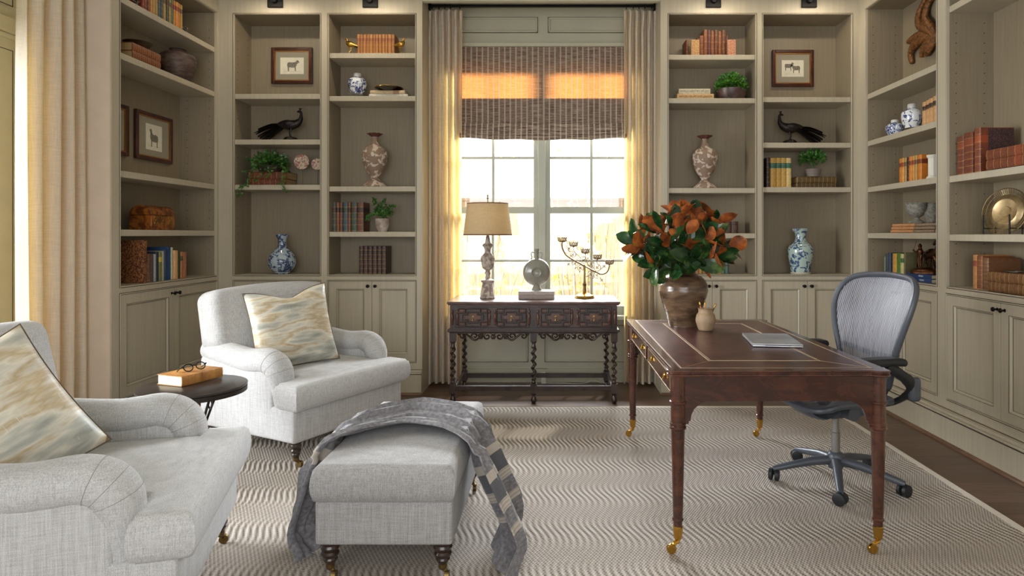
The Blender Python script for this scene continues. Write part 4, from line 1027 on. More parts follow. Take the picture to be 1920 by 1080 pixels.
# peacocks
BRZ = M('black_bronze_patina', RGB(46,38,36), .42, .55, var=.4, scale=30, bump=.4, bscale=60)
def peacock(label, U, px, z, f, L):
    p = U.at(px, .13, z); t = thing('peacock_figure', label, 'figurine', p, 0, 'pair of dark bronze peacocks')
    k = L
    b = MB().lathe([(0, 0), (.062*k, 0), (.064*k, .012*k), (.056*k, .03*k), (.04*k, .04*k), (0, .044*k)], 20, fn=lambda a, z_: 1+.1*math.sin(3*a)+.05*math.sin(7*a)); b.build('rock_base', BRZ, t)
    b = MB(); b.tube([(-.005*f*k, .01, .04*k), (-.01*f*k, .012, .075*k), (0, .01, .12*k)], [.006*k, .006*k, .012*k], 8); b.tube([(.015*f*k, -.01, .04*k), (.005*f*k, -.012, .075*k), (.015*f*k, -.01, .12*k)], [.006*k, .006*k, .012*k], 8); b.build('legs', BRZ, t)
    pts = spline([(-.10*f*k, 0, .125*k), (-.05*f*k, 0, .145*k), (.01*f*k, 0, .15*k), (.06*f*k, 0, .165*k), (.095*f*k, 0, .20*k), (.10*f*k, 0, .24*k), (.085*f*k, 0, .27*k), (.06*f*k, 0, .268*k), (.035*f*k, 0, .258*k)][:6]+[(.10*f*k, 0, .262*k), (.085*f*k, 0, .275*k), (.06*f*k, 0, .268*k)], 5)
    rr = [q[1]*k for q in sprof([(0, .012), (1, .034), (2, .044), (3, .036), (4, .022), (5, .013), (6, .012), (7, .012), (8, .002)], 5)]
    b = MB(); b.tube(pts, rr[:len(pts)], 12); b.build('body', BRZ, t)
    b = MB()
    for q in range(4): b.tube([(.09*f*k, 0, .28*k), ((.092+.007*(q-1.5))*f*k, .003*(q-1.5), .305*k)], [.0015*k, .0035*k], 5)
    b.build('crest', BRZ, t)
    b = MB(); rnd = random.Random(5)
    for q in range(22):
        a = q/21; L2 = (.30-.12*abs(a-.35))*k; drop = (-.05-.13*a)*k; yy = .05*(rnd.random()-.5)*k
        s0 = Vector((-.04*f*k, yy*.5, .155*k-.02*a*k)); e = Vector((-.04*f*k-f*L2*(1-.25*a), yy*1.6, max(.155*k+drop+.01*k-.02*a*k, .012)))
        m_ = (s0+e)/2+Vector((0, 0, (.025-.02*a)*k))
        pp = spline([s0, m_, e], 6); b.tube(pp, [(.010*k*(.5+1.0*math.sin(PI*min(1, i/12*1.05))), .004*k) for i in range(len(pp))], 6)
    b.build('tail_feathers', BRZ, t)
    b = MB()
    for sg in (-1, 1): b.tube(spline([(.045*f*k, .03*sg*k, .165*k), (-.01*f*k, .045*sg*k, .165*k), (-.10*f*k, .03*sg*k, .15*k)], 5), [(.006*k+.003*k*(i % 2), .022*k*math.sin(PI*(i+1)/13)+.003) for i in range(11)], 8)
    b.build('wing', BRZ, t)
peacock('black bronze peacock facing right on the left rear shelf', UA, 544, SA[1], 1, .92)
peacock('black bronze peacock facing left on the right rear shelf', UD, 1482, SD[1], -1, .92)
# small plates on stands
PLT = patchy('red_transfer_plate', RGB(206,186,164), RGB(150,92,78), 60, .52, .4, .05, .05)
for px, r, py, lb in ((566.5, 14, 303.5, 'round red and cream plate right of the trailing plant'), (600, 10.5, 308, 'smaller red and cream plate half hidden by the upright')):
    s = UA.scale(0, .15); p = UA.at(px, .15, 0); zc = UA.zz(0, .15, py)
    t = thing('display_plate', lb, 'plate', (min(p.x, -1.93-.012 if px > 590 else 9), p.y, SA[2]), 0, 'small plates on wire stands')
    if px > 590: t.location.x = p.x-.022
    MB().lathe([(0, -.004), (r*.6/s, -.006), (r/s, -.012), (r/s, -.009), (r*.6/s, -.002), (0, 0)], 32, (0, 0, zc-SA[2]), axis='y').build('plate', PLT, t)
    MB().tube([(0, .01, zc-SA[2]-r/s*.5), (0, .012, .03), (0, 0, .002)], .0016, 6).tube([(-.03, -.01, .002), (0, .01, .004), (.03, -.01, .002)], .0016, 6).tube([(0, .006, zc-SA[2]-r/s*.5), (0, -.014, zc-SA[2]-r/s-.002), (0, -.016, zc-SA[2]-r/s+.006)], .0016, 6).build('wire_stand', ABRASS, t)
# stone urn, grey vase, plaster column
STONE = M('pitted_stone', RGB(142,138,128), .85, var=.3, scale=60, bump=.6)
p = UR1.at(1718, .12, ZURN); s = UR1.scale(1718, .12)
lathe_thing('stone_urn', 'small grey stone urn on three tan books', 'urn', UR1, 1718, .12, ZURN, [(r/s, h/s) for r, h in sprof([(0, 0), (13, 0), (13, 3), (6, 8), (6, 11), (14, 17), (18, 27), (18, 35), (20, 38), (18, 38), (15, 30), (0, 18)])], STONE)
lathe_thing('stone_vase', 'grey stone vase partly hidden behind the right bookcase stile', 'vase', UR1, 1748, .2, ZURN+.0002, [(r/s, h/s) for r, h in sprof([(0, 0), (8, 0), (12, 10), (13, 20), (9, 28), (8, 36), (9, 37), (7, 37)])], STONE)
PLS = M('white_plaster', RGB(226,222,208), .6, var=.05)
p = UR1.at(1750, .12, SR1[2]); s = UR1.scale(1750, .12)
o = MB().lathe([(0, 0), (12/s, 0), (12/s, 4/s), (8.5/s, 8/s), (8.5/s, 40/s), (11/s, 43/s), (11.5/s, 46/s), (0, 46/s)], 48, fn=lambda a, z: 1+(.03*math.cos(a*12) if 8/s <= z <= 41/s else 0)).build('plaster_column', PLS, None, loc=tuple(p)); tag(o, 'white fluted plaster column beside the orange books', 'ornament')
# carved gilt palm ornaments on the back panels of the right wall
CARV = M('carved_gilt_wood', RGB(150,100,48), .42, .35, var=.5, scale=60, bump=1.0, bscale=120, bdist=.004, col2=RGB(72,42,22))
def carving(label, ycen, zc, rx, k):
    t = thing('carved_ornament', label, 'ornament', (RX+D-.004, ycen, zc), -PI/2, 'carved gilt palm ornaments')
    b = MB()
    paths = [[(.14, -.12), (.06, .0), (-.02, .10), (-.03, .22), (.03, .33)], [(.14, -.12), (.09, .02), (.04, .12), (.05, .24), (.12, .32)], [(.14, -.12), (.0, -.03), (-.08, -.02), (-.14, -.02)],
             [(.14, -.13), (.04, -.07), (-.06, -.08), (-.12, -.15), (-.11, -.25)], [(.14, -.14), (.08, -.13), (.02, -.18), (-.0, -.24)], [(.14, -.14), (.1, -.17), (.07, -.21), (.05, -.25)],
             [(.14, -.12), (.22, .0), (.30, .10), (.31, .22), (.25, .33)], [(.14, -.12), (.28, -.03), (.42, -.02)], [(.14, -.13), (.24, -.07), (.34, -.08), (.40, -.15), (.39, -.25)], [(.14, -.14), (.20, -.13), (.28, -.24)]]
    for q, pa in enumerate(paths):
        pp = spline([(((x-.14)*1.32+.14)*k, -.02-.012*math.sin(i), z*.76*k) for i, (x, z) in enumerate(pa)], 8); n = len(pp)
        rr = [(.030*k*(.45+.75*math.sin(PI*min(1, (i+2)/(n+1))))*(1+.10*(i % 2)), .018*k*(1+.25*(i % 2))) for i in range(n)]
        b.tube(pp, rr, 10, up=(0, 1, 0))
    b.build('carved_palm_fronds', CARV, t, smooth=70)
pc = UR1.at(1735, D)
carving('brown gilt carved palm ornament hanging on the far right wall back panel', UR1.at(1742, D).y, EYE+(440-62)/UR1.scale(1735, D)+.0, 0, 1.0)
carving('brown gilt carved palm ornament just visible at the right photo edge', UR2.at(1922, D).y-.28, EYE+(440-80)/UR2.scale(1922, D), 0, 1.0)
# pierced brass dish on an easel
s = UR2.scale(1880, .13); p = UR2.at(1881, .13, SR2[2])
t = thing('brass_dish', 'pierced round brass dish propped on a black iron stand', 'dish', p, UR2.rz+R(18))
MB().lathe([(0, -.006), (.030, -.008), (.032, -.003), (.036, -.003), (.075, -.014), (.10, -.004), (.104, 0), (.07, -.002), (0, .004)], 48, (0, 0, .135), axis='y').build('dish', M('worn_brass', RGB(186,162,120), .36, .8, var=.2, scale=30), t, rot=(R(-10), 0, 0))
PRC = newmat('pierced_brass')[0]; nt = PRC.node_tree; b_ = nt.nodes['Principled BSDF']
b_.inputs['Base Color'].default_value = RGB(150,128,90); b_.inputs['Metallic'].default_value = .9; b_.inputs['Roughness'].default_value = .35
pm = MB()
for k in range(72):
    a = 2*PI*k/72; c_, s2 = math.cos(a), math.sin(a)
    pm.tube([(.098*c_, .002, .135+.098*s2), (.135*c_, -.012, .135+.135*s2)], .0016, 4)
for r0, y_ in ((.099, .001), (.119, -.005), (.138, -.013)):
    pm.tube([(r0*math.cos(2*PI*k/48), y_, .135+r0*math.sin(2*PI*k/48)) for k in range(48)], .003 if r0 > .13 else .002, 6, closed=True)
pm.build('pierced_rim', PRC, t, rot=(R(-10), 0, 0))
b = MB(); 
for x in (-.085, .075): b.tube([(x, -.05, 0), (x, -.05, .115)], .0045, 8); b.tube([(x, -.05, .035), (x, .06, .035)], .003, 6); b.tube([(x, .05, 0), (x, .05, .06)], .003, 6)
b.tube([(-.085, .04, .035), (.075, .04, .035)], .003, 6); b.build('iron_stand', BLACK, t)
# magnifying glass
p = Vector((RX+.10, UR2.at(1905, .1).y, ZMAG+.004))
t = thing('magnifying_glass', 'silver rimmed magnifying glass lying on brown books', 'magnifying glass', p, UR2.rz)
MB().tube([(.05*math.cos(2*PI*k/32), .05*math.sin(2*PI*k/32), .001) for k in range(32)], .004, 8, closed=True).build('rim', SIL, t); MB().lathe([(0, -.001), (.048, -.0005), (.048, .0005), (0, .002)], 32).build('lens', ACRYL, t); MB().tube([(.053, 0, .001), (.14, 0, .002)], [.004, .007], 10).build('handle', SIL, t)
# bronze man with horse
p = UR1.at(1738, .11, ZBRONZE); t = thing('bronze_horse_group', 'bronze sculpture of a man standing beside a horse', 'sculpture', p, UR1.rz)
BR2 = M('brown_bronze', RGB(104,66,40), .32, .85, var=.5, scale=25, col2=RGB(38,24,18))
MB().lathe([(0, 0), (.10, 0), (.102, .012), (.085, .03), (.05, .04), (0, .045)], 24, fn=lambda a, z: 1+.12*math.sin(3*a+1)).build('rocky_base', BR2, t, smooth=50)
b = MB(); b.tube(spline([(-.02, .02, .135), (.02, .02, .14), (.06, .02, .138), (.095, .02, .15), (.115, .015, .185), (.125, .01, .215), (.105, .005, .222), (.08, 0, .205)], 5), [q[1] for q in sprof([(0, .026), (1, .036), (2, .032), (3, .033), (4, .022), (5, .018), (6, .015), (7, .009)], 5)], 12)
for x, y, kx in ((-.012, .005, -.012), (-.02, .035, .0), (.08, .005, .02), (.09, .035, -.006)): b.tube(spline([(x, y, .125), (x+kx, y, .085), (x-kx*.3, y, .06), (x, y, .03)], 4), [q[1] for q in sprof([(0, .016), (1, .008), (2, .006), (3, .007)], 4)], 8)
b.tube(spline([(-.045, .02, .145), (-.07, .02, .12), (-.068, .02, .08)], 4), [.006]*5+[.004]*4, 6); b.build('horse', BR2, t, smooth=60)
b = MB(); b.tube(spline([(-.02, -.035, .13), (-.022, -.035, .16), (-.02, -.035, .178), (-.02, -.037, .195), (-.02, -.037, .21)], 4), [q[1] for q in sprof([(0, .015), (1, .019), (2, .010), (3, .013), (4, .004)], 4)], 10)
for x in (-.03, -.008): b.tube(spline([(x, -.035, .13), (x-.003, -.04, .08), (x, -.035, .035)], 4), [.010]*4+[.007]*5, 8)
b.tube(spline([(-.035, -.035, .165), (-.055, -.05, .15), (-.075, -.055, .165)], 4), .0055, 7); b.tube(spline([(-.005, -.035, .165), (.02, -.03, .15), (.045, -.01, .165)], 4), .0055, 7); b.build('man', BR2, t, smooth=60)
MB().tube([(-.075, -.055, .15), (-.03, -.055, .235)], .0012, 5).build('lance', BR2, t)
# black picture stand behind
# ---------------------------------------------------------------- potted plants on the shelves
def leaf_cluster(n, seed, R3, c, size, squash=(1, 1, 1), droop=0, fill=.55):
    rnd = random.Random(seed); b = MB()
    for i in range(n):
        d = Vector((rnd.gauss(0, 1), rnd.gauss(0, 1), rnd.gauss(0, 1))).normalized(); r = rnd.uniform(fill, 1)
        if d.z < -.35: d.z *= -.5
        p = Vector((d.x*R3[0]*r, d.y*R3[1]*r, d.z*R3[2]*r))+Vector(c)
        t = (d+Vector((rnd.uniform(-.7, .7), rnd.uniform(-.7, .7), rnd.uniform(-.3, .6)))).normalized()
        s_ = size*rnd.uniform(.7, 1.25); side = t.cross(Vector((rnd.uniform(-1, 1), rnd.uniform(-1, 1), .6))).normalized()*s_*.42
        up = t.cross(side).normalized()*s_*.12
        b.add([p, p+t*s_*.35+side*.9-up*0, p+t*s_*.75+side*.7, p+t*s_, p+t*s_*.75-side*.7, p+t*s_*.35-side*.9, p+t*s_*.5+up], [(0, 1, 6), (1, 2, 6), (2, 3, 6), (3, 4, 6), (4, 5, 6), (5, 0, 6)])
    return b
G1 = M('bright_green_leaf', RGB(92,150,44), .45, var=.4, scale=25, col2=RGB(40,92,22)); G2 = M('ivy_green_leaf', RGB(84,132,54), .4, var=.4, scale=20, col2=RGB(36,78,26)); G3 = M('fern_green_leaf', RGB(70,126,40), .5, col2=RGB(28,70,20), scale=30)
SOIL = M('soil', RGB(40,30,24), .95)
def pot(parent, prof, mat, name='pot'): 
    o = MB().lathe(prof, 32).build(name, mat, parent); 
    r, h = max(prof, key=lambda q: q[1]); MB().lathe([(0, h*.86), (r*.9, h*.86)], 20).build('soil', SOIL, o); return o
# boxwood mound in a brown bowl
s = UC.scale(0, .13); p = UC.at(1370, .13, SC[1]); t = thing('boxwood_pot', 'bright green boxwood mound in a brown bowl on right shelf', 'plant', p)
pot(t, [(0, 0), (22/s, 0), (27/s, 10/s), (28.5/s, 20/s), (26/s, 20/s), (24/s, 12/s)], M('purple_brown_pot', RGB(96,72,66), .35, var=.4, scale=16, col2=RGB(54,38,36)))
b = leaf_cluster(1500, 2, (30/s, 28/s, 29/s), (0, 0, 24/s), .017, fill=.6); b.build('foliage', G1, t, smooth=-1)
# small fern on the olive books
p = UD.at(1525, .10, ZFERN); s = UD.scale(0, .10); t = thing('potted_fern', 'small fern in a grey pot on stacked olive books', 'plant', p)
pot(t, [(0, 0), (11/s, 0), (14/s, 12/s), (15/s, 14/s), (13/s, 14/s), (12/s, 8/s)], M('grey_pot', RGB(128,116,108), .5, var=.2, scale=10, stretch=(1, 1, 6)))
b = leaf_cluster(420, 6, (25/s, 22/s, 20/s), (-2/s, 0, 32/s), .022, fill=.2); b.build('foliage', G3, t, smooth=-1)
b = MB(); rnd = random.Random(3)
for k in range(14): a = rnd.uniform(0, 2*PI); b.tube(spline([(0, 0, 12/s), (6/s*math.cos(a), 6/s*math.sin(a), 26/s), (18/s*math.cos(a), 16/s*math.sin(a), 40/s)], 4), .0012, 4)
b.build('stems', G3, t)
# small ivy in a white pot
p = UB.at(717, .10, SB[3]); s = UB.scale(0, .10); t = thing('potted_ivy', 'small ivy in a whitewashed pot beside old leather books', 'plant', p)
pot(t, [(0, 0), (8/s, 0), (12/s, 8/s), (13/s, 24/s), (11.5/s, 25/s), (11/s, 14/s)], M('whitewashed_pot', RGB(196,184,172), .7, var=.25, scale=18, col2=RGB(140,120,110)))
b = MB(); bl = MB(); rnd = random.Random(11)
for pts in ([(0, 0, 22), (-4, -2, 38), (-12, -3, 52), (-16, 0, 60)], [(0, 0, 22), (4, -2, 34), (14, -4, 44), (22, -3, 46)], [(0, 0, 22), (-10, -4, 32), (-22, -6, 28), (-27, -6, 20)], [(0, 0, 22), (0, 3, 38), (0, 0, 50), (4, 0, 58)], [(0, 0, 22), (8, -5, 30), (16, -6, 34), (12, 0, 38)], [(0, 0, 22), (-8, 3, 34), (-14, 4, 38), (-10, 3, 44)]):
    pp = spline([(x/s, y/s, z/s) for x, y, z in pts], 5); b.tube(pp, .0013, 5)
    for q in pp[3:]:
        for _ in range(4):
            c_ = leaf_cluster(1, rnd.randrange(9999), (.012, .012, .012), q, .022); bl.add(c_.v, c_.f)
b.build('stems', G3, t); bl.build('foliage', G2, t, smooth=-1)
# trailing plant over two brown books
p = UA.at(507, .13, ZPLANT); s = UA.scale(0, .13); t = thing('trailing_plant', 'trailing creeping jenny plant spilling over two brown books', 'plant', p)
pot(t, [(0, 0), (18/s, 0), (24/s, 12/s), (22/s, 12/s)], M('dark_bowl', RGB(52,40,34), .5))
b = leaf_cluster(620, 12, (34/s, 28/s, 26/s), (0, 0, 14/s), .026, fill=.5)
rnd = random.Random(4); st = MB()
for pts in ([(24, -12, 14), (34, -26, 4), (34, -32, -18), (38, -34, -30), (44, -36, -38), (50, -37, -40)], [(26, -8, 12), (36, -18, 0), (37, -28, -14), (32, -30, -26)], [(-16, -16, 8), (-24, -27, -8), (-28, -30, -22), (-34, -31, -28)], [(-6, -18, 6), (-6, -29, -8), (-14, -30, -20)], [(-28, -8, 10), (-38, -20, -2), (-40, -22, 0)], [(8, -20, 6), (12, -29, -6), (4, -31, -14)], [(-30, -24, -25), (-36, -36, -32), (-39, -39, -44), (-38, -40, -48)], [(-26, 0, 22), (-42, 0, 22), (-44, 0, 26)]):
    pp = spline([(x/s, y/s, z/s) for x, y, z in pts], 5); st.tube(pp, .0011, 4)
    for q in pp:
        for _ in range(2):
            c_ = leaf_cluster(1, rnd.randrange(9999), (.010, .004, .010), q+Vector((0, -.004, 0)), .020); b.add(c_.v, c_.f)
b.build('foliage', G2, t, smooth=-1); st.build('stems', G3, t)
# ================================================================ furniture
MAHOG = wood_mat('dark_mahogany', RGB(40,20,14), RGB(84,45,29), .22, 4, (3, 3, 3), coat=.5, bump=.02)
MAHOG2 = wood_mat('figured_mahogany', RGB(36,18,15), RGB(76,40,28), .24, 3, (2, 2, 5), coat=.5, bump=.02)
DLEATH = M('oxblood_desk_leather', RGB(88,52,46), .28, var=.18, scale=18, bump=.12, bscale=160, col2=RGB(58,34,30), coat=.15)
TOOL = M('gilt_tooling', RGB(206,184,150), .45, .2)
BRS = M('polished_brass', RGB(206,160,74), .24, 1, var=.1, scale=20)
DKW = M('dark_turned_walnut', RGB(50,34,26), .3, var=.3, scale=20, coat=.3)
OAK = wood_mat('blackened_oak', RGB(30,20,18), RGB(66,46,40), .32, 5, (2, 2, 2), coat=.3, bump=.08)
OAKT = wood_mat('dark_oak_top', RGB(60,38,34), RGB(104,74,66), .28, 4, (2, 14, 1), coat=.4, bump=.05)
OAKP = wood_mat('reddish_oak_panel', RGB(60,36,28), RGB(104,66,50), .35, 6, (2, 2, 8), bump=.06)

# ---------------------------------------------------------------- desk
DX, DY, DZ = .910, 3.36, .76
desk = thing('writing_desk', 'mahogany writing desk with a leather top, turned legs and brass casters', 'desk', (DX, DY, 0))
lx, ly = .408, .752
def lobed(hx, hy, r, n=10):
    pts = []
    for (sx, sy, a0) in ((1, 1, -45), (-1, 1, 45), (-1, -1, 135), (1, -1, 225)):
        for k in range(n+1):
            a = R(a0-15+ (120)*k/n)
            pts.append((sx*hx+r*math.cos(a), sy*hy+r*math.sin(a)))
    return pts
b = MB(); b.prism(lobed(lx, ly, .046), DZ-.010, DZ-.001).prism(lobed(lx, ly, .042), DZ-.017, DZ-.0095).prism(lobed(lx, ly, .046), DZ-.026, DZ-.0165)
b.build('desk_top', MAHOG, desk, bevel=.003)
MB().box(-lx+.012, lx-.012, -ly+.012, ly-.012, DZ-.004, DZ).build('leather_top', DLEATH, desk, smooth=0)
b = MB()
def rect_line(b, x0, x1, y0, y1, w, z0, z1):
    b.box(x0, x1, y0, y0+w, z0, z1).box(x0, x1, y1-w, y1, z0, z1).box(x0, x0+w, y0+w, y1-w, z0, z1).box(x1-w, x1, y0+w, y1-w, z0, z1)
for (ix, iy, w_) in ((.016, .016, .003), (.165, .165, .004), (.176, .176, .0015)):
    rect_line(b, -lx+ix, lx-ix, -ly+iy, ly-iy, w_, DZ-.0002, DZ+.0004)
for sx in (-1, 1):
    for sy in (-1, 1): b.tube([(sx*(lx-.018), sy*(ly-.018), DZ), (sx*(lx-.165), sy*(ly-.165), DZ)], (.0004), 4)
b.build('gilt_tooling', TOOL, desk, smooth=0)
MB().box(-lx+.02, lx-.02, -ly-.014, -ly+.01, .632, DZ-.026).build('end_apron', MAHOG2, desk, smooth=0)
MB().box(-lx+.02, lx-.02, ly-.01, ly+.014, .632, DZ-.026).build('end_apron', MAHOG2, desk, smooth=0)
b = MB(); b.box(-lx-.008, -lx+.012, -ly+.02, ly-.02, .632, DZ-.026).box(lx-.012, lx+.010, -ly+.02, ly-.02, .632, DZ-.026)
b.build('side_apron', MAHOG2, desk, smooth=0)
for sx, ycs in ((-1, (-.36, .36)), (1, (-.36, .36))):
    for yc in ycs:
        fx = sx*(lx+.012)
        d = MB().box(fx-.006*1, fx+.006, yc-.325, yc+.325, .645, .728).build('drawer', MAHOG, desk, bevel=.002)
        MB().box(fx+sx*.006-.001, fx+sx*.006+.001, yc-.318, yc-.316, .650, .722).box(fx+sx*.006-.001, fx+sx*.006+.001, yc+.316, yc+.318, .650, .722).box(fx+sx*.006-.001, fx+sx*.006+.001, yc-.318, yc+.318, .650, .652).box(fx+sx*.006-.001, fx+sx*.006+.001, yc-.318, yc+.318, .720, .722).build('inlay_line', TOOL, d, smooth=0)
        for yy in (yc-.19, yc+.19):
            h = MB(); X = fx+sx*.006
            h.lathe([(0, 0), (.011, 0), (.012, .002), (.009, .004), (.005, .008), (0, .009)], 16, (0, 0, 0), axis='x')
            for i in range(len(h.v)): x, y, z = h.v[i]; h.v[i] = (X+sx*x, yy+y, .692+z)
            h.tube([(X+sx*.006, yy-.008, .692), (X+sx*.009, yy-.010, .680), (X+sx*.010, yy, .668), (X+sx*.009, yy+.010, .680), (X+sx*.006, yy+.008, .692)], .0024, 6)
            h.build('drop_handle', BRS, d)
legp = [(.030, DZ-.026), (.030, .632), (.0335, .630), (.0335, .622), (.029, .618), (.029, .545), (.033, .541), (.033, .533), (.030, .530), (.034, .526), (.034, .519), (.028, .514), (.0265, .45), (.021, .19), (.0195, .155), (.023, .151), (.023, .145), (.0185, .141), (.018, .118)]
for sx in (-1, 1):
    for sy in (-1, 1):
        c = (sx*lx, sy*ly, 0)
        lg = MB().lathe(list(reversed(legp)), 28, c).build('leg', MAHOG, desk, smooth=40)
        cb = MB(); cb.lathe([(.012, .066), (.016, .072), (.0195, .100), (.0205, .120), (.018, .122)], 20, c)
        cb.lathe([(0, .05), (.007, .05), (.007, .068), (0, .07)], 10, c)
        cb.tube([(c[0], c[1], .058), (c[0]-.018, c[1]-.008, .052), (c[0]-.03, c[1]-.012, .034)], [.009, .008, .006], 8)
        cb.lathe([(0, -.009), (.018, -.009), (.020, -.006), (.020, .006), (.018, .009), (0, .009)], 20, (c[0]-.028, c[1]-.012, .0335), axis='y')
        cb.build('brass_caster', BRS, lg)
        # shaped brackets either side of the leg
        for (ax, dx) in (('y', -sx), ('x', -sy)):
            pts = [(0, .634), (.105, .634), (.088, .628), (.066, .617), (.045, .598), (.034, .575), (.031, .552), (.024, .548), (.022, .538), (0, .534)]
            if ax == 'y': poly = [(c[0]+dx*(.02+p[0]), p[1]) for p in pts]; lgb = MB().prism(poly, c[1]-.008, c[1]+.008, 'y')
            else: poly = [(c[1]+dx*(.02+p[0]), p[1]) for p in pts]; lgb = MB().prism(poly, c[0]-.008, c[0]+.008, 'x')
            lgb.build('bracket', MAHOG2, desk, smooth=30, bevel=.001)

# ---------------------------------------------------------------- on the desk
SALT = M('brown_salt_glaze', RGB(112,90,68), .22, var=.3, scale=9, stretch=(1, 1, 3), bump=.5, bscale=26, bdist=.004, col2=RGB(64,48,36), coat=.4)
vp = (.775, 3.86, DZ+.001)
prof = sprof([(0, 0), (.078, 0), (.086, .006), (.10, .06), (.128, .14), (.146, .205), (.142, .25), (.115, .29), (.085, .305), (.072, .318), (.074, .335), (.066, .335), (.06, .31), (.0, .30)], 5)
o = MB().lathe(prof, 56, fn=lambda a, z: 1+.008*math.sin(z*190)).build('stoneware_vase', SALT, None, loc=vp); tag(o, 'brown glazed stoneware vase standing on the leather desk top', 'vase')
CLAY = M('tan_clay', RGB(150,126,98), .6, var=.12, scale=20)
pp_ = (.862, 3.655, DZ+.001)
o = MB().lathe([(r, z+.0015*math.sin(z*220)) for r, z in sprof([(0, 0), (.036, 0), (.046, .02), (.056, .055), (.052, .085), (.042, .10), (.041, .118), (.044, .124), (.040, .124), (.038, .10), (.03, .03), (0, .02)], 4)], 36).build('pen_pot', CLAY, None, loc=pp_); tag(o, 'small tan clay pot holding pencils on the desk', 'pot')
for k, (dx, dy, tx, ty, lb, c_) in enumerate(((-.018, 0, -.07, .0, 'copper coloured pencil leaning left in the clay pot', RGB(186,110,66)), (0, .01, .01, .06, 'brown pencil standing upright in the clay pot', RGB(190,130,80)), (.014, -.008, .14, -.03, 'dark pencil with gold tip leaning right in clay pot', RGB(80,64,48)))):
    pm = M('pencil_lacquer', c_, .3); p = MB(); L = .145; p.lathe([(0, 0), (.0042, .006), (.0042, L-.03)], 6)
    t = p.build('pencil', pm, None, loc=(pp_[0]+dx*.6-tx*.05, pp_[1]+dy-ty*.05, DZ+.026), rot=(-ty*2.5, tx*2.8, 0)); tag(t, lb, 'pencil', 'pencils in the clay pot')
    MB().lathe([(.0043, L-.03), (.0048, L-.026), (.0048, L-.012), (.003, L-.008), (0, L)], 10).build('gold_tip', BRS, t)
ALU = M('brushed_aluminium', RGB(198,200,206), .28, .55, var=.06, scale=3, col2=RGB(150,152,160))
lp = thing('laptop', 'closed silver laptop lying on the leather desk top', 'laptop', (1.105, 3.27, DZ+.001), R(-8))
MB().rbox(.118, .175, .0045, .004, (0, 0, .0055), n=4).build('base', ALU, lp); MB().rbox(.118, .175, .0028, .0028, (0, 0, .0135), n=4).build('lid', ALU, lp)
MB().box(-.06, .06, -.1765, -.172, .009, .0115).box(-.1, .1, -.174, -.170, .0098, .0108).build('hinge', BLACK, lp)
# magnolia branches
LTOP = newmat('magnolia_leaf')[0]; nt = LTOP.node_tree; b_ = nt.nodes['Principled BSDF']
v = coords(nt, 'Object'); n1 = noisen(nt, v, 14, 3, .6); gm = N(nt, 'ShaderNodeNewGeometry')
cg = ramp(nt, n1, [(.3, RGB(14,34,18)), (.55, RGB(36,70,34)), (.72, RGB(92,118,56))]); co_ = ramp(nt, n1, [(.3, RGB(78,40,22)), (.5, RGB(150,78,32)), (.62, RGB(186,104,42)), (.75, RGB(140,118,46))])
nt.links.new(mixc(nt, gm.outputs['Backfacing'], cg, co_), b_.inputs['Base Color'])
nt.links.new(mathn(nt, 'MULTIPLY_ADD', gm.outputs['Backfacing'], .4, .16), b_.inputs['Roughness'])
tr_ = N(nt, 'ShaderNodeBsdfTranslucent'); nt.links.new(mixc(nt, gm.outputs['Backfacing'], cg, co_), tr_.inputs['Color']); mx = N(nt, 'ShaderNodeMixShader'); mx.inputs[0].default_value = .16
nt.links.new(b_.outputs[0], mx.inputs[1]); nt.links.new(tr_.outputs[0], mx.inputs[2]); nt.links.new(mx.outputs[0], nt.nodes['Material Output'].inputs['Surface'])
mag = thing('magnolia_branches', 'magnolia branches with glossy green and rust leaves in brown vase', 'branches', (vp[0], vp[1], DZ+.05))
def mleaf(b, base, tip, up, wid, cup=.22, curl=.05):
    """leaf blade; its top side faces up"""
    base = Vector(base); tip = Vector(tip); ax = tip-base; L = ax.length; ax.normalize()
    up = Vector(up); up = (up-ax*up.dot(ax)).normalized(); sd = ax.cross(up)
    nu, nv = 7, 3; vs = []; fs = []
    for i in range(nu+1):
        t = i/nu; w_ = wid*max(.03, math.sin(PI*min(1, t**1.15))**.62) if 0 < t < 1 else wid*.03
        for j in range(-nv, nv+1):
            q = j/nv
            vs.append(base+ax*(L*t)+sd*(w_*q)+up*(cup*w_*q*q - curl*L*(2*t-1)**2*.8 + .01*L*math.sin(9*t+j)))
    m_ = 2*nv+1
    for i in range(nu):
        for j in range(m_-1): fs.append((i*m_+j, i*m_+j+1, (i+1)*m_+j+1, (i+1)*m_+j))
    b.add(vs, fs)
lf = MB(); st = MB(); rnd = random.Random(21)
def ml_px(px, py, Y):   # point relative to the branches' own base
    return at(px, py, Y)-Vector(mag.location)
mouth = Vector((0, 0, .29))
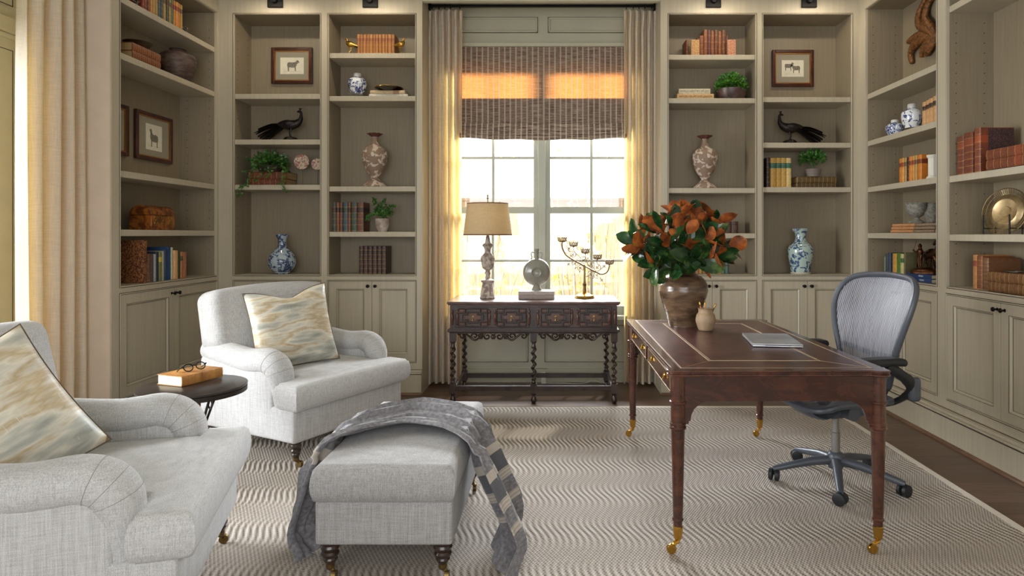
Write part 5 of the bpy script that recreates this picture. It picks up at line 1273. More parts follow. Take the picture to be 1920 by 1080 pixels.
# branch tips around the vase mouth, described by direction; each carries a rosette of leaves
tips = [(-.30, -.04, .46), (-.22, -.12, .34), (-.10, -.16, .30), (.04, -.18, .34), (.16, -.12, .36), (.26, -.05, .42), (.20, .05, .56), (.08, .0, .60), (-.04, -.03, .58), (-.15, .02, .56), (-.22, .10, .50), (.10, .14, .52), (.02, -.12, .46), (-.12, -.10, .44), (.14, -.10, .48), (.0, .12, .60)]
for q, tp in enumerate(tips):
    tp = Vector(tp); d0 = (tp-mouth); st.tube(spline([(tp.x*.05, tp.y*.05, .0), mouth+Vector((tp.x*.12, tp.y*.12, 0)), mouth+d0*.55+Vector((0, 0, .02)), tp], 5), [.005]*10+[.0035]*6, 6)
    ax = d0.normalized(); e1 = ax.cross(Vector((.3, .2, 1))).normalized(); e2 = ax.cross(e1)
    n = 6
    for k in range(n):
        a = 2*PI*k/n+q*.7; rad = e1*math.cos(a)+e2*math.sin(a)
        opn = rnd.uniform(.3, .8) if k % 3 == 0 else rnd.uniform(.9, 1.55)
        L = rnd.uniform(.12, .18); dr = (ax*math.cos(opn)+rad*math.sin(opn)).normalized()
        if tp.z > .5: dr = (dr+Vector((0, 0, .15))).normalized()
        base = tp-ax*rnd.uniform(.0, .07)+rad*.008
        if (base+dr*L).z < .26+.05 and abs((base+dr*L).x) < .2: dr = (dr+Vector((0, -.2, .5))).normalized()
        mleaf(lf, base, base+dr*L, (ax-rad*.0)-dr*.2, rnd.uniform(.034, .050), rnd.uniform(.12, .42), rnd.uniform(-.04, .09))
FRONT = [('o',595,150,600,55,50),('o',560,290,520,140,42),('o',600,300,680,180,50),('o',700,220,735,120,38),('o',735,350,905,265,55),('o',810,490,915,405,45),('o',760,500,870,530,40),('o',590,240,610,160,25),('o',440,370,395,280,35),('o',500,330,465,250,30),('o',850,215,915,255,25),('o',570,90,545,30,14),('o',740,560,790,660,14),
 ('o',380,280,240,150,55),('o',230,450,65,410,45),('o',260,440,180,370,35),('o',800,190,790,95,35),('g',395,260,320,105,30),('g',360,290,205,215,28),('g',245,365,120,280,40),('g',475,240,430,140,28),('g',700,300,850,210,52),('g',590,500,730,330,72),('g',620,500,812,420,60),('g',700,560,580,520,38),('g',560,480,470,380,34),('g',390,560,240,450,52),('g',400,590,245,640,46),('g',430,620,350,690,42),('g',540,650,450,600,46),('g',880,450,1020,430,36),('g',870,490,978,535,32),('g',560,420,545,300,32),('g',420,400,260,340,45),('g',440,440,320,420,34),('g',835,190,835,100,26),('g',480,560,400,480,40),('g',600,560,520,470,44),('o',690,480,720,380,40),('o',640,420,600,330,34),('g',470,600,440,520,30)]
for i_, (kd, x0_, y0_, x1_, y1_, w_) in enumerate(FRONT):
    cx0_, cy0_ = (x0_-560)/500, (y0_-380)/300
    Yb = vp[1]-.13+.14*min(1, math.hypot(cx0_, cy0_))+rnd.uniform(-.02, .02); Yt = Yb-.06+rnd.uniform(-.03, .03)
    pb_ = at(1150+x0_/4.32, 370+y0_/4.32, Yb)-Vector(mag.location); pt_ = at(1150+x1_/4.32, 370+y1_/4.32, Yt)-Vector(mag.location)
    up_ = Vector((rnd.uniform(-.35, .35), -1, .25+rnd.uniform(-.3, .3))) if kd == 'g' else Vector((rnd.uniform(-.35, .35), 1, .3+rnd.uniform(-.3, .3)))
    mleaf(lf, pb_, pt_, up_, w_/4.32*3.8/F*1.02, rnd.uniform(.15, .4), rnd.uniform(-.02, .08))
    st.tube(spline([mouth*.95, mouth+(pb_-mouth)*.5+Vector((0, .02, .01)), pb_], 4), .003, 5)
lf.build('leaves', LTOP, mag, smooth=-1); st.build('stems', DKW, mag)

# ---------------------------------------------------------------- office chair
GRAPH = M('graphite_plastic', RGB(74,78,86), .38, .1, var=.08); BLKP = M('black_rubber', RGB(26,27,30), .5)
def mesh_mat():
    m, nt, b = newmat('woven_chair_mesh')
    tc = N(nt, 'ShaderNodeTexCoord'); sp = N(nt, 'ShaderNodeSeparateXYZ'); nt.links.new(tc.outputs['Object'], sp.inputs[0])
    s1 = mathn(nt, 'SINE', mathn(nt, 'MULTIPLY', sp.outputs[0], 2*PI/.0105)); s2 = mathn(nt, 'SINE', mathn(nt, 'MULTIPLY', sp.outputs[2], 2*PI/.006))
    n = noisen(nt, coords(nt, 'Object', (60, 1, 2)), 4, 3)
    q = mathn(nt, 'ADD', mathn(nt, 'MULTIPLY', s1, .28), mathn(nt, 'ADD', n, mathn(nt, 'MULTIPLY', s2, .06)))
    cc = ramp(nt, q, [(.2, RGB(58,58,66)), (.75, RGB(140,142,154))]); nt.links.new(cc, b.inputs['Base Color']); b.inputs['Roughness'].default_value = .5
    tr = N(nt, 'ShaderNodeBsdfTransparent'); mx = N(nt, 'ShaderNodeMixShader')
    nt.links.new(ramp(nt, q, [(.25, (.34, .34, .34)), (.6, (.04, .04, .04))]), mx.inputs[0])
    nt.links.new(b.outputs[0], mx.inputs[1]); nt.links.new(tr.outputs[0], mx.inputs[2]); nt.links.new(mx.outputs[0], nt.nodes['Material Output'].inputs['Surface']); return m
CMESH = mesh_mat()
TH = R(-75.5)
oc = thing('office_chair', 'graphite mesh office chair on casters behind the desk', 'chair', (1.475, 3.36, 0), TH)
hubz = .125
MB().lathe([(0, .085), (.034, .085), (.042, .10), (.042, .15), (.034, .165), (.026, .17), (0, .17)], 24).build('hub', GRAPH, oc)
MB().lathe([(.022, .16), (.022, .27), (.017, .272), (.017, .40)], 20).build('gas_lift', M('grey_steel', RGB(150,146,142), .35, .7), oc)
for aw in (-110, -38, 34, 106, 178):
    a = R(aw)-TH; c_, s2 = math.cos(a), math.sin(a)
    pts = [(c_*r, s2*r, z) for r, z in ((.03, .125), (.12, .118), (.22, .098), (.30, .080), (.325, .075))]
    lg = MB().tube(pts, [(.026, .024), (.023, .022), (.020, .018), (.018, .016), (.014, .012)], 12).build('base_leg', GRAPH, oc)
    w2 = MB(); cx_, cy_ = c_*.32, s2*.32
    w2.tube([(cx_, cy_, .078), (cx_, cy_, .045)], .008, 8)
    pa = a+1.1
    for sg in (-1, 1):
        ox_, oy_ = -math.sin(pa)*.016*sg, math.cos(pa)*.016*sg
        ux, uy = -math.sin(pa), math.cos(pa)
        w2.tube([(cx_+ox_-ux*.010, cy_+oy_-uy*.010, .0445), (cx_+ox_-ux*.008, cy_+oy_-uy*.008, .0445), (cx_+ox_+ux*.008, cy_+oy_+uy*.008, .0445), (cx_+ox_+ux*.010, cy_+oy_+uy*.010, .0445)], [.026, .0305, .0305, .026], 20)
    w2.build('caster', BLKP, lg)
b = MB().rbox(.085, .12, .035, .03, (0, .02, .395), n=3); b.tube([(-.14, .0, .40), (-.05, .0, .40)], .035, 14); b.tube([(.05, .0, .40), (.14, .0, .40)], .035, 14); b.tube(spline([(0, -.04, .41), (0, -.12, .375), (0, -.20, .40), (0, -.235, .44)], 4), [(.10, .018)]*13, 10)
b.build('tilt_mechanism', GRAPH, oc)
# seat: frame ring and mesh
def seat_xy(a):
    c_, s2 = math.cos(a), math.sin(a); e = .42
    x = .235*(abs(c_)**e)*(1 if c_ > 0 else -1)*(1+.06*(-s2)); y = .225*(abs(s2)**e)*(1 if s2 > 0 else -1)
    return x, y-.02, .462-(.035*max(0, (-y-.13)/.1)**1.5)+.012*abs(x)/.235
pts = [seat_xy(2*PI*k/48) for k in range(48)]
MB().tube(pts, .015, 8, closed=True).build('seat_frame', GRAPH, oc)
MB().grid(lambda u, v: (lambda p: (p[0]*v, (p[1]+.02)*v-.02, p[2]*1+(.012*v*v-.012)*1))(seat_xy(2*PI*u)), 48, 10, closeu=True).build('seat', CMESH, oc, smooth=80)
bo = [(.0, .505), (.09, .502), (.15, .52), (.175, .57), (.19, .64), (.215, .72), (.25, .82), (.275, .92), (.272, 1.0), (.235, 1.055), (.16, 1.082), (.0, 1.092)]
def by(x, z): return .205+.25*max(0, z-.5)*.9-.05*math.sin(PI*min(1, max(0, (z-.5)/.6)))*.8-.75*x*x
R2_ = spline([(x, z, 0) for x, z in bo], 5)
ring = [(p.x, by(p.x, p.y), p.y) for p in R2_]+[(-p.x, by(p.x, p.y), p.y) for p in reversed(R2_[1:-1])]
MB().tube(ring, [(.012+.004*(p[2] > .7), .018) for p in ring], 10, closed=True, up=(0, 1, 0)).build('back_frame', GRAPH, oc)
zs = [p.y for p in R2_]; xs = [p.x for p in R2_]
def hw(z): return interp(list(zip(zs[7:], xs[7:])), z) if z > zs[7] else interp(list(zip(zs[7:], xs[7:])), zs[7])
def wz(z):
    best = 0
    for (a, c_), (d_, e_) in zip([(p.y, p.x) for p in R2_], [(p.y, p.x) for p in R2_][1:]):
        if min(a, d_)-1e-6 <= z <= max(a, d_)+1e-6 and abs(d_-a) > 1e-6: best = max(best, c_+(e_-c_)*(z-a)/(d_-a))
    return best
MB().grid(lambda u, v: (lambda z: (lambda x: (x, by(x, z)-.0, z))(wz(z)*(2*u-1)))(.506+.583*v), 24, 40).build('backrest', CMESH, oc, smooth=80)
b = MB(); b.tube(spline([(0, .10, .40), (0, .24, .42), (0, .30, .52), (0, .30, .66)], 5), [(.05, .016)]*16, 10); b.tube(spline([(-.20, .20, .70), (-.10, .275, .665), (0, .29, .66), (.10, .275, .665), (.20, .20, .70)], 5), .014, 8); b.build('back_support', BLKP, oc)
for sx in (-1, 1):
    pad = MB().rbox(.045, .135, .019, .018, (sx*.285, .02, .693), warp=lambda p: (p[0]*(1-.9*max(0, -p[1]-.03))+0*p[1], p[1], p[2]-.9*p[1]*p[1]*.4), n=6).build('armrest', BLKP, oc)
    MB().tube(spline([(sx*.29, .06, .675), (sx*.295, .13, .63), (sx*.285, .20, .58), (sx*.24, .235, .52), (sx*.16, .22, .455), (sx*.08, .12, .42)], 5), [(.02, .026)]*8+[(.018, .03)]*10+[(.016, .02)]*8, 10).build('arm_post', BLKP, oc)
    MB().rbox(.022, .03, .06, .02, (sx*.275, .235, .545), n=3).build('arm_lock', GRAPH, oc)

# ---------------------------------------------------------------- armchairs
SEAM = M('seam_thread', RGB(158,153,148), .9)
def turned_leg(parent, x, y, h=.152, mat=DKW, r=.028):
    prof = [(0, .040), (.012, .040), (.013, .058), (.016, .062), (.020, .070), (.024, .078), (.022, .085), (.027, .092), (.029, .100), (.024, .108), (.028, .116), (.031, .124), (.028, .133), (.033, .140), (.034, h)]
    lg = MB().lathe([(a*r/.028, b_) for a, b_ in prof], 22, (x, y, 0)).build('leg', mat, parent, smooth=40)
    c = MB(); c.lathe([(.0135, .055), (.017, .060), (.017, .046), (.012, .042)], 16, (x, y, 0)); c.tube([(x, y, .042), (x+.012, y-.006, .034), (x+.018, y-.01, .020)], [.010, .008, .006], 8); c.tube([(x+.018-.008, y-.01, .019), (x+.018+.008, y-.01, .019)], .0185, 16)
    c.build('brass_caster', ABRASS, lg)
def slab(rects, z0, z1, r, crown, step=.0150, ex=1.0):
    """soft box cushion over a union of rectangles"""
    xs = sorted({c for q in rects for c in (q[0], q[1])}); ys = sorted({c for q in rects for c in (q[2], q[3])})
    def sub(L):
        out = []
        for a, b_ in zip(L, L[1:]):
            n = max(1, round((b_-a)/step)); out += [a+(b_-a)*k/n for k in range(n)]
        return out+[L[-1]]
    X, Y = sub(xs), sub(ys)
    ins = lambda x, y: any(q[0] <= x <= q[1] and q[2] <= y <= q[3] for q in rects)
    cell = {(i, j) for i in range(len(X)-1) for j in range(len(Y)-1) if ins((X[i]+X[i+1])/2, (Y[j]+Y[j+1])/2)}
    edges = []
    for (i, j) in cell:
        if (i-1, j) not in cell: edges.append((X[i], Y[j], X[i], Y[j+1]))
        if (i+1, j) not in cell: edges.append((X[i+1], Y[j], X[i+1], Y[j+1]))
        if (i, j-1) not in cell: edges.append((X[i], Y[j], X[i+1], Y[j]))
        if (i, j+1) not in cell: edges.append((X[i], Y[j+1], X[i+1], Y[j+1]))
    def dist(x, y):
        m_ = 9
        for (a, b_, c, d) in edges:
            dx = max(a-x, 0, x-c); dy = max(b_-y, 0, y-d); m_ = min(m_, dx*dx+dy*dy)
        return math.sqrt(m_)
    b = MB(); top = {}; bot = {}; mid = {}; H = z1-z0
    x0, x1, y0, y1 = xs[0], xs[-1], ys[0], ys[-1]
    bd = set()
    def V(i, j):
        if (i, j) in top: return
        x, y = X[i], Y[j]; d = dist(x, y); t = min(1, d/r); e = 1-math.sqrt(max(0, 1-(1-t)**2))
        u = (x-x0)/(x1-x0)*2-1; w_ = (y-y0)/(y1-y0)*2-1
        cr = crown*(1-abs(u)**2.4)*(1-abs(w_)**2.4)
        zt = z1-r*e*ex+cr; zb_ = z0+r*e*ex*.8-cr*.0
        b.v.append((x, y, zt)); top[(i, j)] = len(b.v)-1; b.v.append((x, y, zb_)); bot[(i, j)] = len(b.v)-1
    for (i, j) in cell:
        for a in (0, 1):
            for c in (0, 1): V(i+a, j+c)
        b.f.append((top[(i, j)], top[(i+1, j)], top[(i+1, j+1)], top[(i, j+1)])); b.m.append(0)
        b.f.append((bot[(i, j)], bot[(i, j+1)], bot[(i+1, j+1)], bot[(i+1, j)])); b.m.append(0)
    def side(p, q):
        # bulged side wall
        ids = [[top[p], top[q]]]
        for k in (1, 2, 3):
            rowi = []
            for s_2 in (p, q):
                key = (s_2, k)
                if key not in mid:
                    tz, bz = b.v[top[s_2]][2], b.v[bot[s_2]][2]; x, y = X[s_2[0]], Y[s_2[1]]
                    bl = .010*math.sin(PI*k/4); nx = ny = 0
                    nx = (1 if (s_2[0], s_2[1]) and not any((s_2[0], s_2[1]-c) in cell for c in (0, 1)) else 0)-(1 if not any((s_2[0]-1, s_2[1]-c) in cell for c in (0, 1)) else 0)
                    ny = (1 if not any((s_2[0]-c, s_2[1]) in cell for c in (0, 1)) else 0)-(1 if not any((s_2[0]-c, s_2[1]-1) in cell for c in (0, 1)) else 0)
                    b.v.append((x+nx*bl, y+ny*bl, tz+(bz-tz)*k/4)); mid[key] = len(b.v)-1
                rowi.append(mid[key])
            ids.append(rowi)
        ids.append([bot[p], bot[q]])
        for a, c in zip(ids, ids[1:]): b.f.append((a[0], c[0], c[1], a[1])); b.m.append(0)
    for (i, j) in cell:
        if (i-1, j) not in cell: side((i, j), (i, j+1))
        if (i+1, j) not in cell: side((i+1, j), (i+1, j+1))
        if (i, j-1) not in cell: side((i, j), (i+1, j))
        if (i, j+1) not in cell: side((i, j+1), (i+1, j+1))
    return b
def armchair(label, loc, rz):
    t = thing('armchair', label, 'armchair', loc, rz, 'pair of pale tweed english roll arm chairs')
    for sx in (-1, 1):
        for yy in (-.385, .33): turned_leg(t, sx*.375, yy)
    b = MB(); b.rbox(.435, .41, .095, .022, (0, -.03, .245), warp=lambda p: (p[0], p[1], p[2]), n=6)
    b.build('seat_base', TWEED, t, smooth=60)
    for sx in (-1, 1):
        MB().rbox(.058, .325, .21, .03, (sx*.378, .055, .36), n=6).build('side_panel', TWEED, t, smooth=60)
        pts = spline([(sx*.375, .36, .600), (sx*.378, .20, .585), (sx*.380, .0, .565), (sx*.382, -.09, .568), (sx*.382, -.175, .575), (sx*.380, -.240, .548), (sx*.377, -.270, .485), (sx*.374, -.274, .40), (sx*.372, -.274, .30)], 7)
        n = len(pts); rr = []
        for i in range(n):
            q = i/(n-1); rr.append((.066+.014*math.sin(PI*min(1, q*1.1)) - (.02*max(0, (q-.72)/.28)), .066+.006*math.sin(PI*q)-.022*max(0, (q-.72)/.28)))
        ar = MB().tube(pts, rr, 22, up=(0, 0, 1)); sm = MB()
        for gi in (31, 35, 39):
            ring_ = [Vector(q) for q in ar.v[gi*22:(gi+1)*22]]; cc_ = sum(ring_, Vector())/22
            ring_ = [cc_+(q-cc_)*1.004 for q in ring_]
            sm.tube(ring_, .0010, 5, closed=True)
        ar.build('rolled_arm', TWEED, t, smooth=60)
        sm.build('pleat_seams', SEAM, t)
    # T-shaped seat cushion
    slab([(-.452, .452, -.480, -.315), (-.305, .305, -.315, .20)], .332, .474, .014, .024).build('seat_cushion', TWEED, t, smooth=75)
    # leaning back with soft arched top
    def wb(p):
        x, y, z = p; f = max(0, min(1, (z+.10)/.10)); f = f*f*(3-2*f)
        x2 = x*(.70+.30*f)
        z2 = z+(.022*(1-(x/.42)**2) if z > 0 else 0)
        y2 = y-(.018*(1-(x/.42)**2) if y < 0 else 0)
        return (x2, y2, z2)
    b = MB(); b.rbox(.438, .105, .325, .065, (0, 0, 0), warp=wb, n=10, q=6)
    b.xf(Matrix.Translation((0, .285, .630)) @ Matrix.Rotation(R(-11), 4, 'X'))
    b.build('backrest', TWEED, t, smooth=70)
    return t
armchair('pale tweed armchair near the window wall, behind the ottoman', (-1.603, 4.064, .012), R(62.3))
armchair('pale tweed armchair in the lower left foreground', (-1.66, 2.2, .012), R(106))
WELT = M('pillow_piping', RGB(96,84,64), .7)
def pillow(label, loc, rot, s=.5, T=.085):
    def f(side):
        def g(u, v):
            x, y = 2*u-1, 2*v-1
            e = (1-abs(x)**2.6)*(1-abs(y)**2.6); k = 1-.07*(1-abs(x)**2)*(abs(y)**3)*1 ; k2 = 1-.07*(1-abs(y)**2)*(abs(x)**3)
            z = T*(max(0, e)**.42)*(1+.05*math.sin(5*x+3*y)+.03*math.sin(11*y))
            return (x*s/2*k2, -side*z, y*s/2*k - .055*max(0, y)**3*math.exp(-(x/.42)**2))
        return g
    b = MB(); b.grid(f(1), 26, 26); b.grid(f(-1), 26, 26)
    o = b.build('throw_pillow', PILLOW, None, smooth=80, loc=loc, rot=rot); tag(o, label, 'pillow', 'watercolour striped throw pillows')
    g = f(0); loop = [g(t, 0) for t in [k/20 for k in range(20)]]+[g(1, t) for t in [k/20 for k in range(20)]]+[g(1-t, 1) for t in [k/20 for k in range(20)]]+[g(0, 1-t) for t in [k/20 for k in range(20)]]
    MB().tube(loop, .0035, 6, closed=True, up=(0, 1, 0)).build('piping', WELT, o)
    return o
pillow('striped watercolour pillow propped on the far armchair', (-1.625, 3.965, .735), (R(-17), R(-5), R(40)), .50)
pillow('striped watercolour pillow propped on the foreground armchair', (-1.81, 2.03, .690), (R(-24), R(-24), R(62)), .50)

# ---------------------------------------------------------------- ottoman and throw
ot = thing('ottoman', 'grey tweed ottoman on dark turned legs in the middle of the rug', 'ottoman', (-.633, 2.825, .012))
for sx in (-1, 1):
    for sy in (-1, 1): turned_leg(ot, sx*.212, sy*.415, r=.033)
MB().rbox(.255, .460, .082, .014, (0, 0, .226), n=6).build('base', OTTO, ot, smooth=60)
slab([(-.258, .258, -.468, .468)], .303, .440, .012, .022).build('cushion', OTTO, ot, smooth=75)
def throw_mat():
    m, nt, b = newmat('grey_wool_throw')
    tc = N(nt, 'ShaderNodeTexCoord'); sp = N(nt, 'ShaderNodeSeparateXYZ'); uvn = N(nt, 'ShaderNodeAttribute'); uvn.attribute_name = 'weave'
    nt.links.new(uvn.outputs['Vector'], sp.inputs[0])
    u, v = sp.outputs[0], sp.outputs[1]
    cc = RGB(140,140,146); base = ramp(nt, noisen(nt, tc.outputs['Object'], 70, 4), [(.3, RGB(92,90,93)), (.7, RGB(134,132,135))])
    for (a, c, col) in ((.30, .325, RGB(178,168,156)), (.735, .755, RGB(178,168,156)), (.755, .795, RGB(84,84,88)), (.795, .815, RGB(178,168,156)), (.845, .86, RGB(178,168,156))):
        f = mathn(nt, 'MULTIPLY', mathn(nt, 'GREATER_THAN', u, a), mathn(nt, 'LESS_THAN', u, c)); base = mixc(nt, mathn(nt, 'MULTIPLY', f, .9), base, col)
    st = mathn(nt, 'MULTIPLY', mathn(nt, 'GREATER_THAN', mathn(nt, 'SINE', mathn(nt, 'MULTIPLY', u, 900)), .3), mathn(nt, 'MULTIPLY', mathn(nt, 'GREATER_THAN', u, .76), mathn(nt, 'LESS_THAN', u, .95)))
    base = mixc(nt, mathn(nt, 'MULTIPLY', st, .35), base, RGB(90,90,98))
    nt.links.new(base, b.inputs['Base Color']); b.inputs['Roughness'].default_value = .9; b.inputs['Sheen Weight'].default_value = .3; b.inputs['Specular IOR Level'].default_value = .15
    bumpn(nt, b, noisen(nt, tc.outputs['Object'], 420, 2), .3, .0015); return m
THROW = throw_mat()
# throw: u runs across the ottoman from the left floor to the right floor, v from the front edge to the back edge
ua = [0, .12, .27, .34, .40, .50, .60, .66, .73, .88, 1.0]
cx_ = [-.975, -1.03, -.96, -.905, -.80, -.63, -.46, -.350, -.305, -.165, -.22]
zc_ = [.030, .13, .34, .470, .500, .506, .500, .470, .375, .14, .030]
yf_ = [2.50, 2.50, 2.50, 2.52, 2.58, 2.68, 2.64, 2.56, 2.49, 2.38, 2.36]
yb_ = [2.84, 2.86, 2.90, 2.95, 3.04, 3.13, 3.08, 3.02, 2.98, 2.90, 2.80]
I = lambda L, u: interp(list(zip(ua, L)), u)
def sm(L, u):
    return (I(L, max(0, u-.025))+I(L, min(1, u+.025))+2*I(L, u))/4
def throw(u, v):
    x, z = sm(cx_, u), sm(zc_, u); y = sm(yf_, u)*(1-v)+sm(yb_, u)*v
    du = .01; tx = sm(cx_, min(1, u+du))-sm(cx_, max(0, u-du)); tz = sm(zc_, min(1, u+du))-sm(zc_, max(0, u-du)); L = math.hypot(tx, tz) or 1
    nx, nz = -tz/L, tx/L
    side = min(1, max(0, (abs(u-.5)-.14)/.1))
    am = .016+.010*math.sin(PI*u)+.020*side
    w1 = v*2*PI*2.0+2.4*u+.7*math.sin(5*u); w2 = v*2*PI*3.3-3.1*u+1.0
    f = am*(1-abs(math.sin(w1))**.7*1.2) + am*.45*(1-abs(math.sin(w2))**.6*1.3)
    f += .022*math.exp(-(v/.12)**2)*(1-side)    # rolled front edge
    f += .03*side*math.sin(2*PI*v*1.6+1.2)
    if side > .5: x += .02*math.sin(6*v+1.5)*(1 if u > .5 else .6)
    z2 = z+nz*f; x2 = x+nx*f
    # keep outside the cushion
    if -.902 < x2 < -.364 and z2 < .486: z2 = .486+.1*abs(f)
    if u > .9 or u < .08: z2 = max(.018, z2+.02*math.sin(11*v+2))
    return (x2, y+.02*math.sin(7*u+2.2)*math.sin(3*v), max(.018, z2))
b = MB(); NU, NV = 150, 70; b.grid(throw, NU, NV)
o = b.build('throw_blanket', THROW, None, smooth=-1, solid=.006); tag(o, 'grey wool throw with cream stripes draped across the ottoman', 'blanket')
at_ = o.data.attributes.new('weave', 'FLOAT_VECTOR', 'POINT')
for i in range(NU+1):
    for j in range(NV+1): at_.data[i*(NV+1)+j].vector = (i/NU+.10*(j/NV)*0, j/NV, 0)

# ---------------------------------------------------------------- side table with book and glasses
IRON = M('dark_iron', RGB(58,50,44), .42, .7, var=.2, scale=20); SLT = M('dark_zinc_top', RGB(62,54,50), .33, .35, var=.25, scale=8)
tb = thing('side_table', 'small round dark metal side table between the armchairs', 'table', (-1.82, 3.22, .012))
MB().lathe([(0, .522), (.244, .522), (.248, .526), (.250, .532), (.250, .536), (.246, .538), (0, .5385)], 64).build('table_top', SLT, tb, smooth=40)
MB().lathe([(.236, .500), (.2485, .500), (.2485, .522), (.236, .522)], 64).build('rim', IRON, tb)
for k in range(3):
    a = R(-40+120*k); c_, s2 = math.cos(a), math.sin(a)
    lg = MB().tube([(c_*.20, s2*.20, .502), (c_*.05, s2*.05, .26), (-c_*.02, -s2*.02, .20), (-c_*.19, -s2*.19, .0)], .0065, 8).build('leg', IRON, tb)
    MB().tube([(c_*(.205+.022*math.cos(q)), s2*(.205+.022*math.cos(q)), .478+.022*math.sin(q)) for q in [2*PI*j/20 for j in range(20)]], .004, 6, closed=True, up=(s2, c_, 0)).build('ring', IRON, lg)
MB().tube([(.045*math.cos(q), .045*math.sin(q), .235) for q in [2*PI*j/20 for j in range(20)]], .005, 6, closed=True).build('collar', IRON, tb)
HB = M('tan_vellum_binding', RGB(206,150,82), .5, var=.25, scale=12, col2=RGB(150,96,42))
bk_ = book('old tan leather book lying on the round side table', .050, .165, .245, HB, (-1.852, 3.175, .551+.026), R(70), lie=True, pages=M('cream_page_block', RGB(232,218,184), .8, var=.1, scale=5, stretch=(90, 1, 1)), curve=.004)
gp = Vector((-1.86, 3.315, .551+.053)); gl_ = thing('eyeglasses', 'black round framed eyeglasses resting on the tan book', 'glasses', gp, R(62))
for sx in (-1, 1):
    fr = MB().tube([(sx*.033+.024*math.cos(q), 0, .021+.019*math.sin(q)) for q in [2*PI*j/28 for j in range(28)]], .0028, 6, closed=True, up=(0, 1, 0)).build('rim', BLACK, gl_)
    MB().lathe([(0, -.0004), (.0235, -.0003), (.0235, .0003), (0, .0004)], 24, axis='y').build('lens', ACRYL, gl_, loc=(sx*.033, 0, .021))
    MB().tube(spline([(sx*.057, .001, .028), (sx*.067, .004, .028), (sx*.064, .05, .022), (sx*.05, .095, .006)], 5), [.003]*8+[.0022]*8, 6).build('temple', BLACK, gl_)
MB().tube(spline([(-.010, 0, .024), (0, 0, .030), (.010, 0, .024)], 4), .0026, 6).build('bridge', BLACK, gl_)
gl_.rotation_euler = (R(-25), 0, R(62))

# ---------------------------------------------------------------- carved oak console
CX, CY0, CY1 = -.163, 4.925, 5.465
co = thing('console_table', 'dark carved oak console with twisted legs below the window', 'console', (CX, (CY0+CY1)/2, 0))
hd = (CY1-CY0)/2; hw_ = .668
MB().box(-hw_, hw_, -hd, hd, .772, .790).box(-hw_+.008, hw_-.008, -hd+.008, hd-.004, .762, .772).build('table_top', OAKT, co, bevel=.004)
bw, bd_ = hw_-.022, hd-.022
MB().box(-bw, bw, -bd_, bd_, .575, .762).build('case', OAK, co, smooth=0)
MB().box(-hw_+.004, hw_-.004, -hd+.004, hd-.006, .555, .575).box(-bw-.006, bw+.006, -bd_-.006, bd_, .545, .555).build('lower_moulding', OAK, co, bevel=.004)
def frame_lines(b, poly, y, r=.0055):
    n = len(poly)
    for k in range(n):
        p, q = poly[k], poly[(k+1) % n]; b.tube([(p[0], y, p[1]), (q[0], y, q[1])], r, 6)
fy = -bd_
for di, xc in enumerate((-.318, .318)):
    dr_ = MB().box(xc-.285, xc+.285, fy-.010, fy+.002, .588, .750).build('drawer', OAK, co, bevel=.003)
    ap = MB()
    for sx in (-1, 1):
        op_ = MB()
        pc_ = xc+sx*.148; hw2, hh = .112, .068; zc = .669
        cr = [(pc_-hw2, zc-.034), (pc_-hw2+.055, zc-.034), (pc_-hw2+.055, zc-hh), (pc_+hw2-.055, zc-hh), (pc_+hw2-.055, zc-.034), (pc_+hw2, zc-.034), (pc_+hw2, zc+.034), (pc_+hw2-.055, zc+.034), (pc_+hw2-.055, zc+hh), (pc_-hw2+.055, zc+hh), (pc_-hw2+.055, zc+.034), (pc_-hw2, zc+.034)]
        frame_lines(ap, cr, fy-.014); frame_lines(ap, [(pc_-hw2, zc-hh), (pc_+hw2, zc-hh), (pc_+hw2, zc+hh), (pc_-hw2, zc+hh)], fy-.012, .005)
        cr2 = [(pc_+(x-pc_)*.72, zc+(z-zc)*.62) for x, z in cr]; frame_lines(ap, cr2, fy-.016, .004)
        op_.prism([(pc_+(x-pc_)*.55, zc+(z-zc)*.45) for x, z in cr], fy-.018, fy-.008, 'y')
        for ax_ in (-1, 1):
            for az in (-1, 1): op_.box(pc_+ax_*.066-.036*0-(.0 if ax_ > 0 else .040), pc_+ax_*.066+(.040 if ax_ > 0 else 0), fy-.013, fy-.008, zc+az*.052-.010, zc+az*.052+.010)
        op_.build('panel', OAKP, dr_, bevel=.003)
        h = MB(); h.lathe([(0, 0), (.010, .001), (.008, .008), (0, .010)], 12, (pc_, fy-.028, zc+.006), axis='y'); h.lathe([(0, -.030), (.007, -.022), (.004, -.006), (.002, 0), (0, .001)], 10, (pc_, fy-.030, zc-.002))
        h.build('drop_pull', ABRASS, dr_)
    ap.build('applied_moulding', OAK, dr_)
def spindle(x):
    pr_ = [(0, -.060), (.007, -.055), (.010, -.046), (.006, -.038), (.010, -.020), (.0125, 0), (.009, .020), (.005, .030), (.009, .038), (.010, .046), (.006, .055), (0, .060)]
    return MB().lathe(pr_, 14, (x, fy-.012, .669))
for x in (-.628, -.588, -.034*1.0, .034, .588, .628, -.340, -.296, .296, .340): spindle(x).build('split_spindle', OAKP, co)
